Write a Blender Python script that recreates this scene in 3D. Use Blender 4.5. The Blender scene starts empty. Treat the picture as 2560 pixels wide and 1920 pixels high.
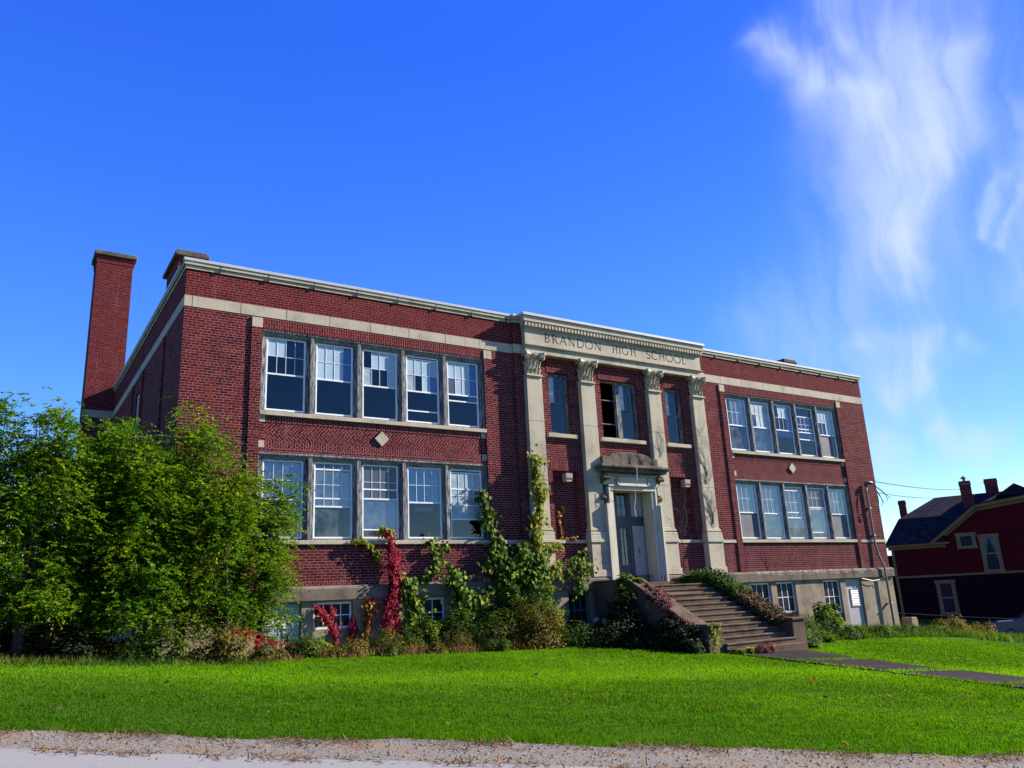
import bpy, bmesh, math, random
import numpy as np
from mathutils import Vector, Matrix
R = math.radians
C = bpy.context.scene.collection
sc = bpy.context.scene

# ------------------------------------------------------------------ camera, sky, sun, exposure
cam = bpy.data.cameras.new('camera')
cam.sensor_fit = 'HORIZONTAL'; cam.sensor_width = 36.0; cam.lens = 27.988
cam.clip_start = 0.1; cam.clip_end = 6000
cam_o = bpy.data.objects.new('camera', cam); C.objects.link(cam_o)
cam_o.location = (-3.72144, -21.52718, 1.57886)
cam_o.rotation_euler = (1.836597, 0.0476352, -0.5682933)
sc.camera = cam_o
sc.view_settings.view_transform = 'Standard'; sc.view_settings.look = 'None'
sc.view_settings.exposure = 1.5; sc.view_settings.gamma = 1.0
SUN_TO = Vector((0.834, -0.247, 0.49)).normalized()
sl = bpy.data.lights.new('sun', 'SUN'); sl.energy = 5.0; sl.angle = R(0.5); sl.color = (1.0, 0.93, 0.82)
sun = bpy.data.objects.new('sun', sl); C.objects.link(sun)
sun.rotation_euler = SUN_TO.to_track_quat('Z', 'Y').to_euler()
sun.location = (40, -30, 40)

def build_world():
    w = bpy.data.worlds.new('World'); sc.world = w; w.use_nodes = True
    nt = w.node_tree; nt.nodes.clear()
    N = lambda t: nt.nodes.new(t); Lk = nt.links.new
    out = N('ShaderNodeOutputWorld'); bg = N('ShaderNodeBackground'); Lk(bg.outputs[0], out.inputs[0])
    sky = N('ShaderNodeTexSky'); sky.sky_type = 'NISHITA'; sky.sun_disc = False
    sky.sun_elevation = math.asin(SUN_TO.z); sky.sun_rotation = math.atan2(SUN_TO.x, SUN_TO.y)
    sky.air_density = 1.0; sky.dust_density = 0.15; sky.ozone_density = 3.0; sky.altitude = 200
    # deepen the blue: keep each colour's strongest channel, push the others away from it, even out the brightness
    sh = N('ShaderNodeSeparateColor'); sh.mode = 'HSV'; Lk(sky.outputs[0], sh.inputs[0])
    dv = N('ShaderNodeVectorMath'); dv.operation = 'DIVIDE'; Lk(sky.outputs[0], dv.inputs[0]); Lk(sh.outputs[2], dv.inputs[1])
    gm = N('ShaderNodeGamma'); tcz = N('ShaderNodeTexCoord'); spz = N('ShaderNodeSeparateXYZ'); Lk(tcz.outputs['Generated'], spz.inputs[0]); mrz = N('ShaderNodeMapRange'); Lk(spz.outputs[2], mrz.inputs[0])
    for q_, v_ in ((1, 0.10), (2, 0.62), (3, 1.85), (4, 2.75)): mrz.inputs[q_].default_value = v_
    Lk(mrz.outputs[0], gm.inputs[1])
    mxv = N('ShaderNodeVectorMath'); mxv.operation = 'MAXIMUM'; Lk(dv.outputs[0], mxv.inputs[0]); mxv.inputs[1].default_value = (0, 0, 1.0); Lk(mxv.outputs[0], gm.inputs[0])
    pv = N('ShaderNodeMath'); pv.operation = 'POWER'; Lk(sh.outputs[2], pv.inputs[0]); pv.inputs[1].default_value = 0.4
    sv = N('ShaderNodeMath'); sv.operation = 'MULTIPLY'; Lk(pv.outputs[0], sv.inputs[0]); sv.inputs[1].default_value = 3.5
    tint = N('ShaderNodeVectorMath'); tint.operation = 'SCALE'; Lk(gm.outputs[0], tint.inputs[0]); Lk(sv.outputs[0], tint.inputs['Scale'])
    bg.inputs[1].default_value = 0.065
    # cirrus: strokes placed by direction in the sky
    tc = N('ShaderNodeTexCoord')
    c0 = (0.80656, 0.42915, 0.40656); e1 = (0.46972, -0.88282, 0.0); e2 = (-0.35892, -0.19097, 0.91362)
    def dot(v):
        d = N('ShaderNodeVectorMath'); d.operation = 'DOT_PRODUCT'; Lk(tc.outputs['Generated'], d.inputs[0]); d.inputs[1].default_value = v
        return d.outputs['Value']
    def m(op, a, b=None, c=None, clamp=False):
        n = N('ShaderNodeMath'); n.operation = op; n.use_clamp = clamp
        for i, v in enumerate((a, b, c)):
            if v is None: continue
            if isinstance(v, (int, float)): n.inputs[i].default_value = v
            else: Lk(v, n.inputs[i])
        return n.outputs[0]
    k = m('MAXIMUM', dot(c0), 0.05)
    u = m('DIVIDE', dot(e1), k); v = m('DIVIDE', dot(e2), k)
    cx = N('ShaderNodeCombineXYZ'); Lk(u, cx.inputs[0]); Lk(v, cx.inputs[1])
    wn = N('ShaderNodeTexNoise'); wn.inputs['Scale'].default_value = 9; wn.inputs['Detail'].default_value = 4; wn.inputs['Roughness'].default_value = 0.5
    Lk(cx.outputs[0], wn.inputs['Vector'])
    wsep = N('ShaderNodeSeparateXYZ'); Lk(wn.outputs['Color'], wsep.inputs[0])
    wu = m('MULTIPLY_ADD', m('SUBTRACT', wsep.outputs[0], 0.5), 0.075, u)
    wv = m('MULTIPLY_ADD', m('SUBTRACT', wsep.outputs[1], 0.5), 0.075, v)
    strokes = [  # u0,v0,u1,v1,width,strength
        (-0.112, 0.224, -0.060, 0.150, 0.0144, 0.60), (-0.060, 0.150, -0.010, 0.108, 0.0168, 0.75), (-0.090, 0.190, -0.030, 0.110, 0.0330, 0.43),
        (-0.045, 0.255, -0.026, 0.190, 0.0168, 0.60), (-0.026, 0.190, -0.008, 0.150, 0.0120, 0.55), (-0.050, 0.180, -0.043, 0.165, 0.0072, 0.35),
        (-0.012, 0.115, 0.006, 0.040, 0.0216, 0.75), (0.006, 0.060, 0.000, -0.040, 0.0168, 0.65), (0.000, -0.040, -0.012, -0.090, 0.0120, 0.45),
        (0.072, 0.130, 0.046, 0.050, 0.0216, 0.70), (0.046, 0.050, 0.000, -0.060, 0.0168, 0.75), (0.030, 0.160, 0.020, 0.050, 0.0264, 0.55), (-0.030, 0.100, -0.020, -0.010, 0.0264, 0.35),
        (0.030, 0.240, 0.060, 0.090, 0.0550, 0.58), (0.020, 0.100, 0.005, -0.050, 0.0495, 0.51), (-0.030, 0.120, -0.020, -0.020, 0.0550, 0.32),
        (-0.040, -0.090, -0.030, -0.200, 0.0825, 0.35), (0.000, -0.150, -0.022, -0.205, 0.0120, 0.55), (-0.022, -0.205, -0.050, -0.215, 0.0192, 0.35), (-0.066, -0.140, -0.028, -0.155, 0.0144, 0.35), (-0.028, -0.155, -0.014, -0.185, 0.0144, 0.35), (-0.030, -0.175, -0.040, -0.210, 0.0330, 0.43), (0.030, -0.165, 0.040, -0.180, 0.0096, 0.30),
        (0.125, 0.060, 0.100, -0.005, 0.0144, 0.35), (0.100, -0.005, 0.076, -0.055, 0.0072, 0.55), (0.115, -0.020, 0.088, -0.070, 0.0060, 0.50), (0.140, 0.000, 0.110, -0.120, 0.0385, 0.43), (-0.150, -0.110, -0.100, -0.200, 0.0550, 0.26), (-0.200, -0.100, -0.160, -0.150, 0.0240, 0.12),
        (-0.004, -0.262, 0.010, -0.285, 0.0192, 0.70), (-0.022, -0.266, -0.002, -0.258, 0.0072, 0.40), (0.010, -0.285, 0.030, -0.290, 0.0240, 0.35), (0.030, -0.275, 0.060, -0.285, 0.0168, 0.25), (-0.095, -0.255, -0.065, -0.285, 0.0168, 0.50), (-0.085, -0.290, -0.050, -0.330, 0.0264, 0.55),
        (-0.030, -0.380, 0.120, -0.338, 0.0264, 0.75), (-0.060, -0.400, 0.200, -0.375, 0.0312, 0.90), (-0.200, -0.420, 0.200, -0.420, 0.0240, 0.50), (-0.190, -0.185, -0.130, -0.235, 0.0048, 0.30),
        (0.300, 0.100, 0.220, -0.200, 0.1100, 0.51), (0.450, 0.000, 0.400, -0.300, 0.1320, 0.51)]
    tot = None
    for (u0, v0, u1, v1, wd, st) in strokes:
        dx, dy = u1 - u0, v1 - v0; L2 = dx * dx + dy * dy
        pu = m('SUBTRACT', wu, u0); pv = m('SUBTRACT', wv, v0)
        t = m('DIVIDE', m('ADD', m('MULTIPLY', pu, dx), m('MULTIPLY', pv, dy)), L2, clamp=True)
        qu = m('SUBTRACT', pu, m('MULTIPLY', t, dx)); qv = m('SUBTRACT', pv, m('MULTIPLY', t, dy))
        d2 = m('ADD', m('MULTIPLY', qu, qu), m('MULTIPLY', qv, qv))
        g = m('MULTIPLY', m('EXPONENT', m('DIVIDE', d2, -wd * wd)), st)
        tot = g if tot is None else m('ADD', tot, g)
    # streaky fibres
    mp = N('ShaderNodeMapping'); mp.inputs['Rotation'].default_value = (0, 0, R(-22)); mp.inputs['Scale'].default_value = (34, 6, 1)
    cw = N('ShaderNodeCombineXYZ'); Lk(wu, cw.inputs[0]); Lk(wv, cw.inputs[1]); Lk(cw.outputs[0], mp.inputs[0])
    fn = N('ShaderNodeTexNoise'); fn.inputs['Scale'].default_value = 1.0; fn.inputs['Detail'].default_value = 8; fn.inputs['Roughness'].default_value = 0.55; fn.inputs['Distortion'].default_value = 0.25
    Lk(mp.outputs[0], fn.inputs['Vector'])
    fb = N('ShaderNodeMapRange'); fb.inputs[1].default_value = 0.34; fb.inputs[2].default_value = 0.66; fb.inputs[3].default_value = 0.42; fb.inputs[4].default_value = 1.1
    Lk(fn.outputs['Fac'], fb.inputs[0])
    front = m('GREATER_THAN', dot(c0), 0.1)
    fac = m('MULTIPLY', m('MULTIPLY', tot, fb.outputs[0]), front)
    fac = m('MULTIPLY', m('SUBTRACT', 1.0, m('EXPONENT', m('MULTIPLY', fac, -0.92))), 0.9, clamp=True)
    mx = N('ShaderNodeMix'); mx.data_type = 'RGBA'; Lk(fac, mx.inputs[0]); Lk(tint.outputs[0], mx.inputs[6]); mx.inputs[7].default_value = (4.1, 4.75, 5.5, 1)
    Lk(mx.outputs[2], bg.inputs[0])
build_world()

# ------------------------------------------------------------------ ground shape
_cp = np.array([(-3.4, -9.56, .34), (.22, -12.06, .05), (6.69, -16.17, -.5), (-3.42, -10.8, .30), (1.36, -14.23, -.09), (-3.72, -21.5, 0.0), (3, -21.5, -.35),
    (16.4, -5.7, -.2), (16.4, -8.4, -.5), (16.4, -11.5, -.7), (13.6, -6.1, -.17), (13.6, -9.8, -.36), (13.6, -12.9, -.55), (16, -16.5, -1.0),
    (-3.36, -3, .95), (1.9, -2.6, .52), (5.2, -2.0, .40), (10.7, -2.5, .20), (12.8, -5, -.02), (20.2, -3, -.335), (22.1, -3, -.34), (26.5, -3, -.6), (30, -3, -.86), (34.1, -3, -1.2),
    (0, 0, .72), (5, 0, .5), (10, 0, .3), (20, 0, -.15), (25, 0, -.2), (30, 0, -.33), (-8, 0, 1.2), (-10, -8, 1.0), (-12, 12, 1.6), (0, 14, 1.0), (36, 6, -1.0), (40, -5, -1.6), (46.5, 3.0, -1.95), (52, 14, -1.0), (58, 0, -1.6),
    (26, -12, -1.35), (34, -14, -2.0), (-14, -22, .7), (10, -28, -.8), (-6, -30, 0.1)])
def _k(r2): return 0.5 * r2 * np.log(r2 + 1e-9)
def _tps():
    X = _cp[:, :2]; n = len(X)
    K = _k(((X[:, None] - X[None]) ** 2).sum(-1)) + np.eye(n) * 6.0
    P = np.c_[np.ones(n), X]; A = np.block([[K, P], [P.T, np.zeros((3, 3))]])
    return np.linalg.solve(A, np.r_[_cp[:, 2], 0, 0, 0])
_w = _tps()
def gz(x, y):
    x = np.atleast_1d(np.asarray(x, float)); y = np.atleast_1d(np.asarray(y, float))
    xc = np.clip(x, -22, 62); yc = np.clip(y, -34, 26)
    out = np.empty(len(xc))
    for s in range(0, len(xc), 20000):
        a = xc[s:s+20000]; b = yc[s:s+20000]
        r2 = (a[:, None] - _cp[None, :, 0]) ** 2 + (b[:, None] - _cp[None, :, 1]) ** 2
        out[s:s+20000] = _k(r2) @ _w[:-3] + _w[-3] + _w[-2] * a + _w[-1] * b
    dist = np.hypot(x - xc, y - yc); f = np.exp(-dist / 40.0)
    return out * f + (-1.2) * (1 - f)
def g1(x, y): return float(gz(x, y)[0])

# ------------------------------------------------------------------ mesh helpers
def mesh_np(name, verts, loops, starts, totals, mat, parent=None, smooth=False):
    me = bpy.data.meshes.new(name)
    me.vertices.add(len(verts)); me.vertices.foreach_set('co', np.asarray(verts, np.float32).ravel())
    me.loops.add(len(loops)); me.loops.foreach_set('vertex_index', np.asarray(loops, np.int32))
    me.polygons.add(len(starts)); me.polygons.foreach_set('loop_start', np.asarray(starts, np.int32)); me.polygons.foreach_set('loop_total', np.asarray(totals, np.int32))
    if smooth: me.polygons.foreach_set('use_smooth', np.ones(len(starts), bool))
    me.update(calc_edges=True); me.validate()
    return link(name, me, mat, parent)
def link(name, me, mat, parent=None):
    o = bpy.data.objects.new(name, me); C.objects.link(o)
    if mat is not None and len(me.materials) == 0: me.materials.append(mat)
    if parent is not None:
        o.parent = parent
        p = parent; off = Vector((0, 0, 0))
        if parent.get('_world', 0):            # children of world-coordinate parents keep world coordinates
            o.location = -Vector(parent['_off']); o['_world'] = 1; o['_off'] = (0.0, 0.0, 0.0)
    return o
class MB:
    def __init__(s): s.v = []; s.f = []; s.m = []
    def add(s, vs, fs, mi=0):
        b = len(s.v); s.v += [tuple(p) for p in vs]
        for f in fs: s.f.append(tuple(b + i for i in f)); s.m.append(mi)
        return s
    def box(s, x0, x1, y0, y1, z0, z1, mi=0):
        return s.add([(x0, y0, z0), (x1, y0, z0), (x1, y1, z0), (x0, y1, z0), (x0, y0, z1), (x1, y0, z1), (x1, y1, z1), (x0, y1, z1)],
                     [(0, 3, 2, 1), (4, 5, 6, 7), (0, 1, 5, 4), (1, 2, 6, 5), (2, 3, 7, 6), (3, 0, 4, 7)], mi)
    def quad(s, a, b, c, d, mi=0): return s.add([a, b, c, d], [(0, 1, 2, 3)], mi)
    def prism(s, poly, axis, a0, a1, mi=0):
        """poly: 2D points; axis 'x': (y,z) pts extruded in x; 'y': (x,z) in y; 'z': (x,y) in z"""
        n = len(poly)
        def P(p, a): return {'x': (a, p[0], p[1]), 'y': (p[0], a, p[1]), 'z': (p[0], p[1], a)}[axis]
        vs = [P(p, a0) for p in poly] + [P(p, a1) for p in poly]
        fs = [tuple(range(n)), tuple(range(2*n-1, n-1, -1))] + [(i, i + n, (i+1) % n + n, (i+1) % n) for i in range(n)]
        return s.add(vs, fs, mi)
    def tube(s, pts, rad, sides=6, mi=0, cap=True):
        pts = [Vector(p) for p in pts]; n = len(pts)
        if isinstance(rad, (int, float)): rad = [rad] * n
        rings = []; up = Vector((0, 0, 1))
        prev = None
        for i, p in enumerate(pts):
            t = (pts[min(i+1, n-1)] - pts[max(i-1, 0)])
            if t.length < 1e-9: t = Vector((0, 0, 1))
            t.normalize()
            a = prev if prev is not None else (up.cross(t) if abs(t.z) < .95 else Vector((1, 0, 0)).cross(t))
            a = a - t * a.dot(t)
            if a.length < 1e-6: a = t.orthogonal()
            a.normalize(); prev = a; b = t.cross(a)
            rings.append([p + (a * math.cos(2*math.pi*j/sides) + b * math.sin(2*math.pi*j/sides)) * rad[i] for j in range(sides)])
        vs = [q for r in rings for q in r]; fs = []
        for i in range(n-1):
            for j in range(sides):
                k = (j+1) % sides
                fs.append((i*sides+j, i*sides+k, (i+1)*sides+k, (i+1)*sides+j))
        if cap: fs += [tuple(range(sides-1, -1, -1)), tuple(range((n-1)*sides, n*sides))]
        return s.add(vs, fs, mi)
    def lathe(s, prof, cx, cy, sides=16, mi=0):
        vs = []; fs = []; n = len(prof)
        for r, z in prof:
            for j in range(sides):
                a = 2*math.pi*j/sides; vs.append((cx + r*math.cos(a), cy + r*math.sin(a), z))
        for i in range(n-1):
            for j in range(sides):
                k = (j+1) % sides; fs.append((i*sides+j, i*sides+k, (i+1)*sides+k, (i+1)*sides+j))
        fs += [tuple(range(sides-1, -1, -1)), tuple(range((n-1)*sides, n*sides))]
        return s.add(vs, fs, mi)
    def holed(s, x0, x1, z0, z1, y, depth, holes, mi=0):
        """vertical front face at y with rectangular holes; reveals go back by depth (holes: x0,x1,z0,z1)"""
        xs = sorted({x0, x1, *[h[0] for h in holes], *[h[1] for h in holes]}); zs = sorted({z0, z1, *[h[2] for h in holes], *[h[3] for h in holes]})
        xs = [x for x in xs if x0 <= x <= x1]; zs = [z for z in zs if z0 <= z <= z1]
        for i in range(len(xs)-1):
            for j in range(len(zs)-1):
                mx, mz = (xs[i]+xs[i+1])/2, (zs[j]+zs[j+1])/2
                if any(h[0] < mx < h[1] and h[2] < mz < h[3] for h in holes): continue
                s.quad((xs[i], y, zs[j]), (xs[i+1], y, zs[j]), (xs[i+1], y, zs[j+1]), (xs[i], y, zs[j+1]), mi)
        for h in holes:
            a, b, c, d = h[:4]; dp = h[4] if len(h) > 4 else depth; y1 = y + dp
            s.quad((a, y, c), (a, y, d), (a, y1, d), (a, y1, c), mi); s.quad((b, y, c), (b, y1, c), (b, y1, d), (b, y, d), mi)
            s.quad((a, y, d), (b, y, d), (b, y1, d), (a, y1, d), mi); s.quad((a, y, c), (a, y1, c), (b, y1, c), (b, y, c), mi)
        return s
    def obj(s, name, mat, parent=None, smooth=False, bevel=0.0):
        me = bpy.data.meshes.new(name); me.from_pydata(s.v, [], s.f); me.update()
        mats = mat if isinstance(mat, (list, tuple)) else [mat]
        for mm in mats: me.materials.append(mm)
        if len(mats) > 1: me.polygons.foreach_set('material_index', s.m)
        if smooth: me.polygons.foreach_set('use_smooth', [True] * len(me.polygons))
        if name not in ('glass', 'frosted_glass', 'screen', 'curtain', 'shade'):
            bm = bmesh.new(); bm.from_mesh(me); bmesh.ops.recalc_face_normals(bm, faces=bm.faces); bm.to_mesh(me); bm.free()
        o = link(name, me, None, parent)
        if bevel > 0:
            b = o.modifiers.new('bevel', 'BEVEL'); b.width = bevel; b.segments = 1; b.limit_method = 'ANGLE'; b.angle_limit = R(40)
        return o
def thing(name, label, cat, loc=(0, 0, 0), rotz=0.0, group=None, world=False):
    o = bpy.data.objects.new(name, None); C.objects.link(o); o.empty_display_size = 0.3
    o.location = loc; o.rotation_euler = (0, 0, rotz); o['label'] = label; o['category'] = cat
    if group: o['group'] = group
    if world: o['_world'] = 1; o['_off'] = tuple(float(c) for c in loc)
    return o
def tag(o, label, cat, group=None):
    o['label'] = label; o['category'] = cat
    if group: o['group'] = group
    return o
def structure(o): o['kind'] = 'structure'; return o
def stuff(o, label=None, cat=None):
    o['kind'] = 'stuff'
    if label: o['label'] = label
    if cat: o['category'] = cat
    return o

# ------------------------------------------------------------------ materials
class Mat:
    def __init__(s, name):
        s.m = bpy.data.materials.new(name); s.m.use_nodes = True; s.nt = s.m.node_tree; s.nt.nodes.clear()
        s.out = s.n('ShaderNodeOutputMaterial'); s.b = s.n('ShaderNodeBsdfPrincipled'); s.l(s.b.outputs[0], s.out.inputs[0])
        s.tc = None
    def n(s, t): return s.nt.nodes.new(t)
    def l(s, a, b): s.nt.links.new(a, b)
    def obj(s):
        if s.tc is None: s.tc = s.n('ShaderNodeTexCoord')
        return s.tc.outputs['Object']
    def set(s, sock, v):
        if isinstance(v, (int, float)): sock.default_value = v
        elif isinstance(v, tuple): sock.default_value = v if len(v) == len(sock.default_value) else (*v, 1)
        else: s.l(v, sock)
    def math(s, op, a, b=None, c=None, clamp=False):
        n = s.n('ShaderNodeMath'); n.operation = op; n.use_clamp = clamp
        for i, v in enumerate((a, b, c)):
            if v is not None: s.set(n.inputs[i], v)
        return n.outputs[0]
    def noise(s, scale, detail=4, rough=.55, vec=None, stretch=None, dist=0):
        n = s.n('ShaderNodeTexNoise'); n.inputs['Scale'].default_value = scale; n.inputs['Detail'].default_value = detail; n.inputs['Roughness'].default_value = rough; n.inputs['Distortion'].default_value = dist
        v = vec if vec is not None else s.obj()
        if stretch: 
            mp = s.n('ShaderNodeMapping'); mp.inputs['Scale'].default_value = stretch; s.l(v, mp.inputs[0]); v = mp.outputs[0]
        s.l(v, n.inputs['Vector']); return n.outputs['Fac']
    def ramp(s, fac, stops):
        n = s.n('ShaderNodeValToRGB'); s.l(fac, n.inputs[0]); e = n.color_ramp.elements
        while len(e) > 1: e.remove(e[-1])
        e[0].position = stops[0][0]; e[0].color = (*stops[0][1], 1)
        for p, c in stops[1:]:
            x = e.new(p); x.color = (*c, 1)
        return n.outputs[0]
    def rng(s, fac, a, b, c=0.0, d=1.0):
        n = s.n('ShaderNodeMapRange'); n.clamp = True; s.set(n.inputs[0], fac)
        for i, v in enumerate((a, b, c, d)): s.set(n.inputs[i+1], v)
        return n.outputs[0]
    def mix(s, fac, a, b, mode='MIX'):
        n = s.n('ShaderNodeMix'); n.data_type = 'RGBA'; n.blend_type = mode
        s.set(n.inputs[0], fac); s.set(n.inputs[6], a); s.set(n.inputs[7], b); return n.outputs[2]
    def bump(s, h, strength=.3, dist=.01):
        n = s.n('ShaderNodeBump'); n.inputs['Strength'].default_value = strength; n.inputs['Distance'].default_value = dist; s.l(h, n.inputs['Height']); s.l(n.outputs[0], s.b.inputs['Normal'])
    def fin(s, col=None, rough=.8, spec=.3, metal=0):
        if col is not None: s.set(s.b.inputs['Base Color'], col)
        s.set(s.b.inputs['Roughness'], rough); s.b.inputs['Specular IOR Level'].default_value = spec; s.b.inputs['Metallic'].default_value = metal
        return s.m
def plain(name, col, rough=.7, var=.25, scale=3.0, spec=.3, metal=0, stretch=None, bump=0.0):
    m = Mat(name); f = m.noise(scale, 5, .6, stretch=stretch)
    c = m.ramp(f, [(.25, tuple(x*(1-var) for x in col)), (.75, tuple(min(1, x*(1+var)) for x in col))])
    if bump: m.bump(m.noise(scale*12, 4, .6), bump, .01)
    return m.fin(c, rough, spec, metal)

def brick(name, orient='h', c1=(.105, .0115, .0135), c2=(.042, .0065, .009), c3=(.185, .030, .020), mortar=(.42, .215, .205), stains=True):
    m = Mat(name)
    geo = m.n('ShaderNodeNewGeometry'); sn = m.n('ShaderNodeSeparateXYZ'); m.l(geo.outputs['True Normal'], sn.inputs[0])
    so = m.n('ShaderNodeSeparateXYZ'); m.l(m.obj(), so.inputs[0])
    side = m.math('GREATER_THAN', m.math('ABSOLUTE', sn.outputs[0]), .6)
    u = m.math('ADD', m.math('MULTIPLY', so.outputs[0], m.math('SUBTRACT', 1.0, side)), m.math('MULTIPLY', so.outputs[1], side)); v = so.outputs[2]
    cx = m.n('ShaderNodeCombineXYZ')
    bw, bh = .225, .0745
    if orient == 'h': m.l(u, cx.inputs[0]); m.l(m.math('ADD', v, -.025), cx.inputs[1])
    elif orient == 'v': m.l(m.math('ADD', v, .033), cx.inputs[0]); m.l(u, cx.inputs[1])
    elif orient == 'header': m.l(m.math('ADD', v, .05), cx.inputs[0]); m.l(u, cx.inputs[1]); bw = .105
    else:
        row = m.math('FLOOR', m.math('DIVIDE', m.math('SUBTRACT', v, 6.135), .2475))
        sg = m.math('MULTIPLY_ADD', m.math('MODULO', m.math('ADD', row, 10.0), 2.0), 2.0, -1.0)
        vz = m.math('SUBTRACT', v, 6.3825)
        p = m.math('MULTIPLY', m.math('ADD', u, m.math('MULTIPLY', sg, vz)), .7071); q = m.math('MULTIPLY', m.math('SUBTRACT', vz, m.math('MULTIPLY', sg, u)), .7071)
        m.l(p, cx.inputs[0]); m.l(q, cx.inputs[1])
    bt = m.n('ShaderNodeTexBrick'); m.l(cx.outputs[0], bt.inputs['Vector'])
    bt.inputs['Scale'].default_value = 1; bt.inputs['Brick Width'].default_value = bw; bt.inputs['Row Height'].default_value = bh
    bt.inputs['Mortar Size'].default_value = .0064; bt.inputs['Mortar Smooth'].default_value = .1; bt.inputs['Bias'].default_value = 0.0
    bt.inputs['Color1'].default_value = (0, 0, 0, 1); bt.inputs['Color2'].default_value = (1, 1, 1, 1); bt.inputs['Mortar'].default_value = (.5, .5, .5, 1)
    if orient == 'h': bt.squash = .5; bt.squash_frequency = 6
    per = bt.outputs['Color']
    col = m.ramp(per, [(0.0, c2), (.45, c1), (.8, tuple(a*.8+b*.2 for a, b in zip(c1, c3))), (1.0, c3)])
    big = m.noise(.55, 5, .6); col = m.mix(m.rng(big, .45, .75, 0, .40), col, (.13, .016, .016))
    grime = m.noise(1.3, 6, .65); col = m.mix(m.rng(grime, .5, .8, 0, .5), col, (.03, .006, .009))
    # purple-brown weathering low on the wall, fresher red above the belt course
    low = m.rng(v, 2.0, 8.5, .45, 0.0); col = m.mix(low, col, (.072, .013, .018))
    fresh = m.rng(v, 8.8, 9.9, 0.0, .5); col = m.mix(fresh, col, (.125, .012, .015))
    mcol = m.mix(m.rng(m.noise(2.2, 4), .35, .7), mortar, tuple(x*.55 for x in mortar))
    mcol = m.mix(m.rng(v, 9.4, 9.9, 0.0, .5), mcol, (.22, .075, .07))
    col = m.mix(bt.outputs['Fac'], col, mcol)
    if stains:
        st = m.noise(1.0, 5, .65, stretch=(2.9, 1, .26)); col = m.mix(m.rng(st, .60, .76, 0, .42), col, (.26, .15, .15)); od = m.noise(1.6, 6, .7, dist=1.0); col = m.mix(m.rng(od, .56, .74, 0, .55), col, (.035, .010, .012))
    m.bump(m.math('SUBTRACT', 1.0, bt.outputs['Fac']), .35, .006)
    return m.fin(col, .95, .04)
M = {}
M['brick'] = brick('brick_wall'); M['brick_soldier'] = brick('brick_soldier', 'v'); M['brick_header'] = brick('brick_header', 'header'); M['brick_herring'] = brick('brick_herringbone', 'z', stains=True)
M['brick_chimney'] = brick('brick_chimney', 'h', c1=(.085, .011, .012), c2=(.022, .005, .008), c3=(.22, .045, .028))
def limestone(name, base=(.42, .365, .265), dark=(.24, .205, .155), warm=(.46, .335, .215)):
    m = Mat(name); a = m.noise(1.1, 6, .62); b = m.noise(.8, 3, .5, stretch=(1, 1, 2.2), dist=1.5)
    c = m.ramp(a, [(.28, dark), (.5, base), (.8, tuple(min(1, x*1.1) for x in base))])
    c = m.mix(m.rng(b, .54, .72, 0, .55), c, warm)
    st = m.noise(2.4, 6, .7, stretch=(3, 3, .3)); c = m.mix(m.rng(st, .52, .78, 0, .62), c, tuple(x*.55 for x in dark))
    m.bump(m.noise(40, 4, .7), .15, .006)
    return m.fin(c, .85, .2)
M['stone'] = limestone('limestone'); M['stone_frieze'] = limestone('limestone_frieze', (.42, .365, .275), (.31, .27, .205), (.50, .33, .205))
def concrete(name, base, dark, lich=None, s=1.6):
    m = Mat(name); a = m.noise(s, 7, .68); c = m.ramp(a, [(.3, dark), (.52, base), (.75, tuple(min(1, x*1.22) for x in base))])
    st = m.noise(1.5, 5, .6, stretch=(3, 3, .3)); c = m.mix(m.rng(st, .55, .8, 0, .6), c, tuple(x*.45 for x in dark))
    if lich: c = m.mix(m.rng(m.noise(5, 5, .7), .6, .7, 0, .6), c, lich)
    m.bump(m.noise(30, 5, .7), .3, .01)
    return m.fin(c, .92, .05)
M['concrete'] = concrete('basement_concrete', (.33, .265, .185), (.18, .14, .10))
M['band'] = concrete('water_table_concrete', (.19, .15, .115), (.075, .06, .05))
M['steps'] = concrete('step_concrete', (.14, .098, .068), (.055, .038, .028))
M['cap_old'] = concrete('weathered_cap', (.15, .125, .09), (.05, .042, .035), (.25, .22, .12), 3.0)
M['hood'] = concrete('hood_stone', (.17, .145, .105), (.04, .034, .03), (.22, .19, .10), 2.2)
M['metal_cap'] = plain('coping_metal', (.52, .52, .50), .35, .08, 2, .5, .0)
M['white'] = plain('white_window_frame', (.86, .88, .90), .45, .06, 4)
M['door_white'] = plain('painted_door', (.40, .37, .355), .5, .12, 2.5)
M['door_grey'] = plain('grey_door_paint', (.075, .07, .085), .5, .2, 3)
M['cream'] = plain('cream_surround', (.46, .42, .32), .65, .14, 2.2, stretch=(2, 2, .5))
def weathered_wood():
    m = Mat('weathered_wood'); f = m.noise(9, 6, .7, stretch=(4, 4, .35)); g = m.noise(1.6, 4, .6)
    c = m.ramp(f, [(.36, (.025, .025, .03)), (.48, (.13, .13, .135)), (.58, (.40, .39, .385)), (.76, (.62, .60, .57))])
    c = m.mix(m.rng(g, .45, .7, 0, .6), c, (.05, .045, .045)); m.bump(f, .3, .008)
    return m.fin(c, .85, .2)
M['wood'] = weathered_wood()
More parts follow.
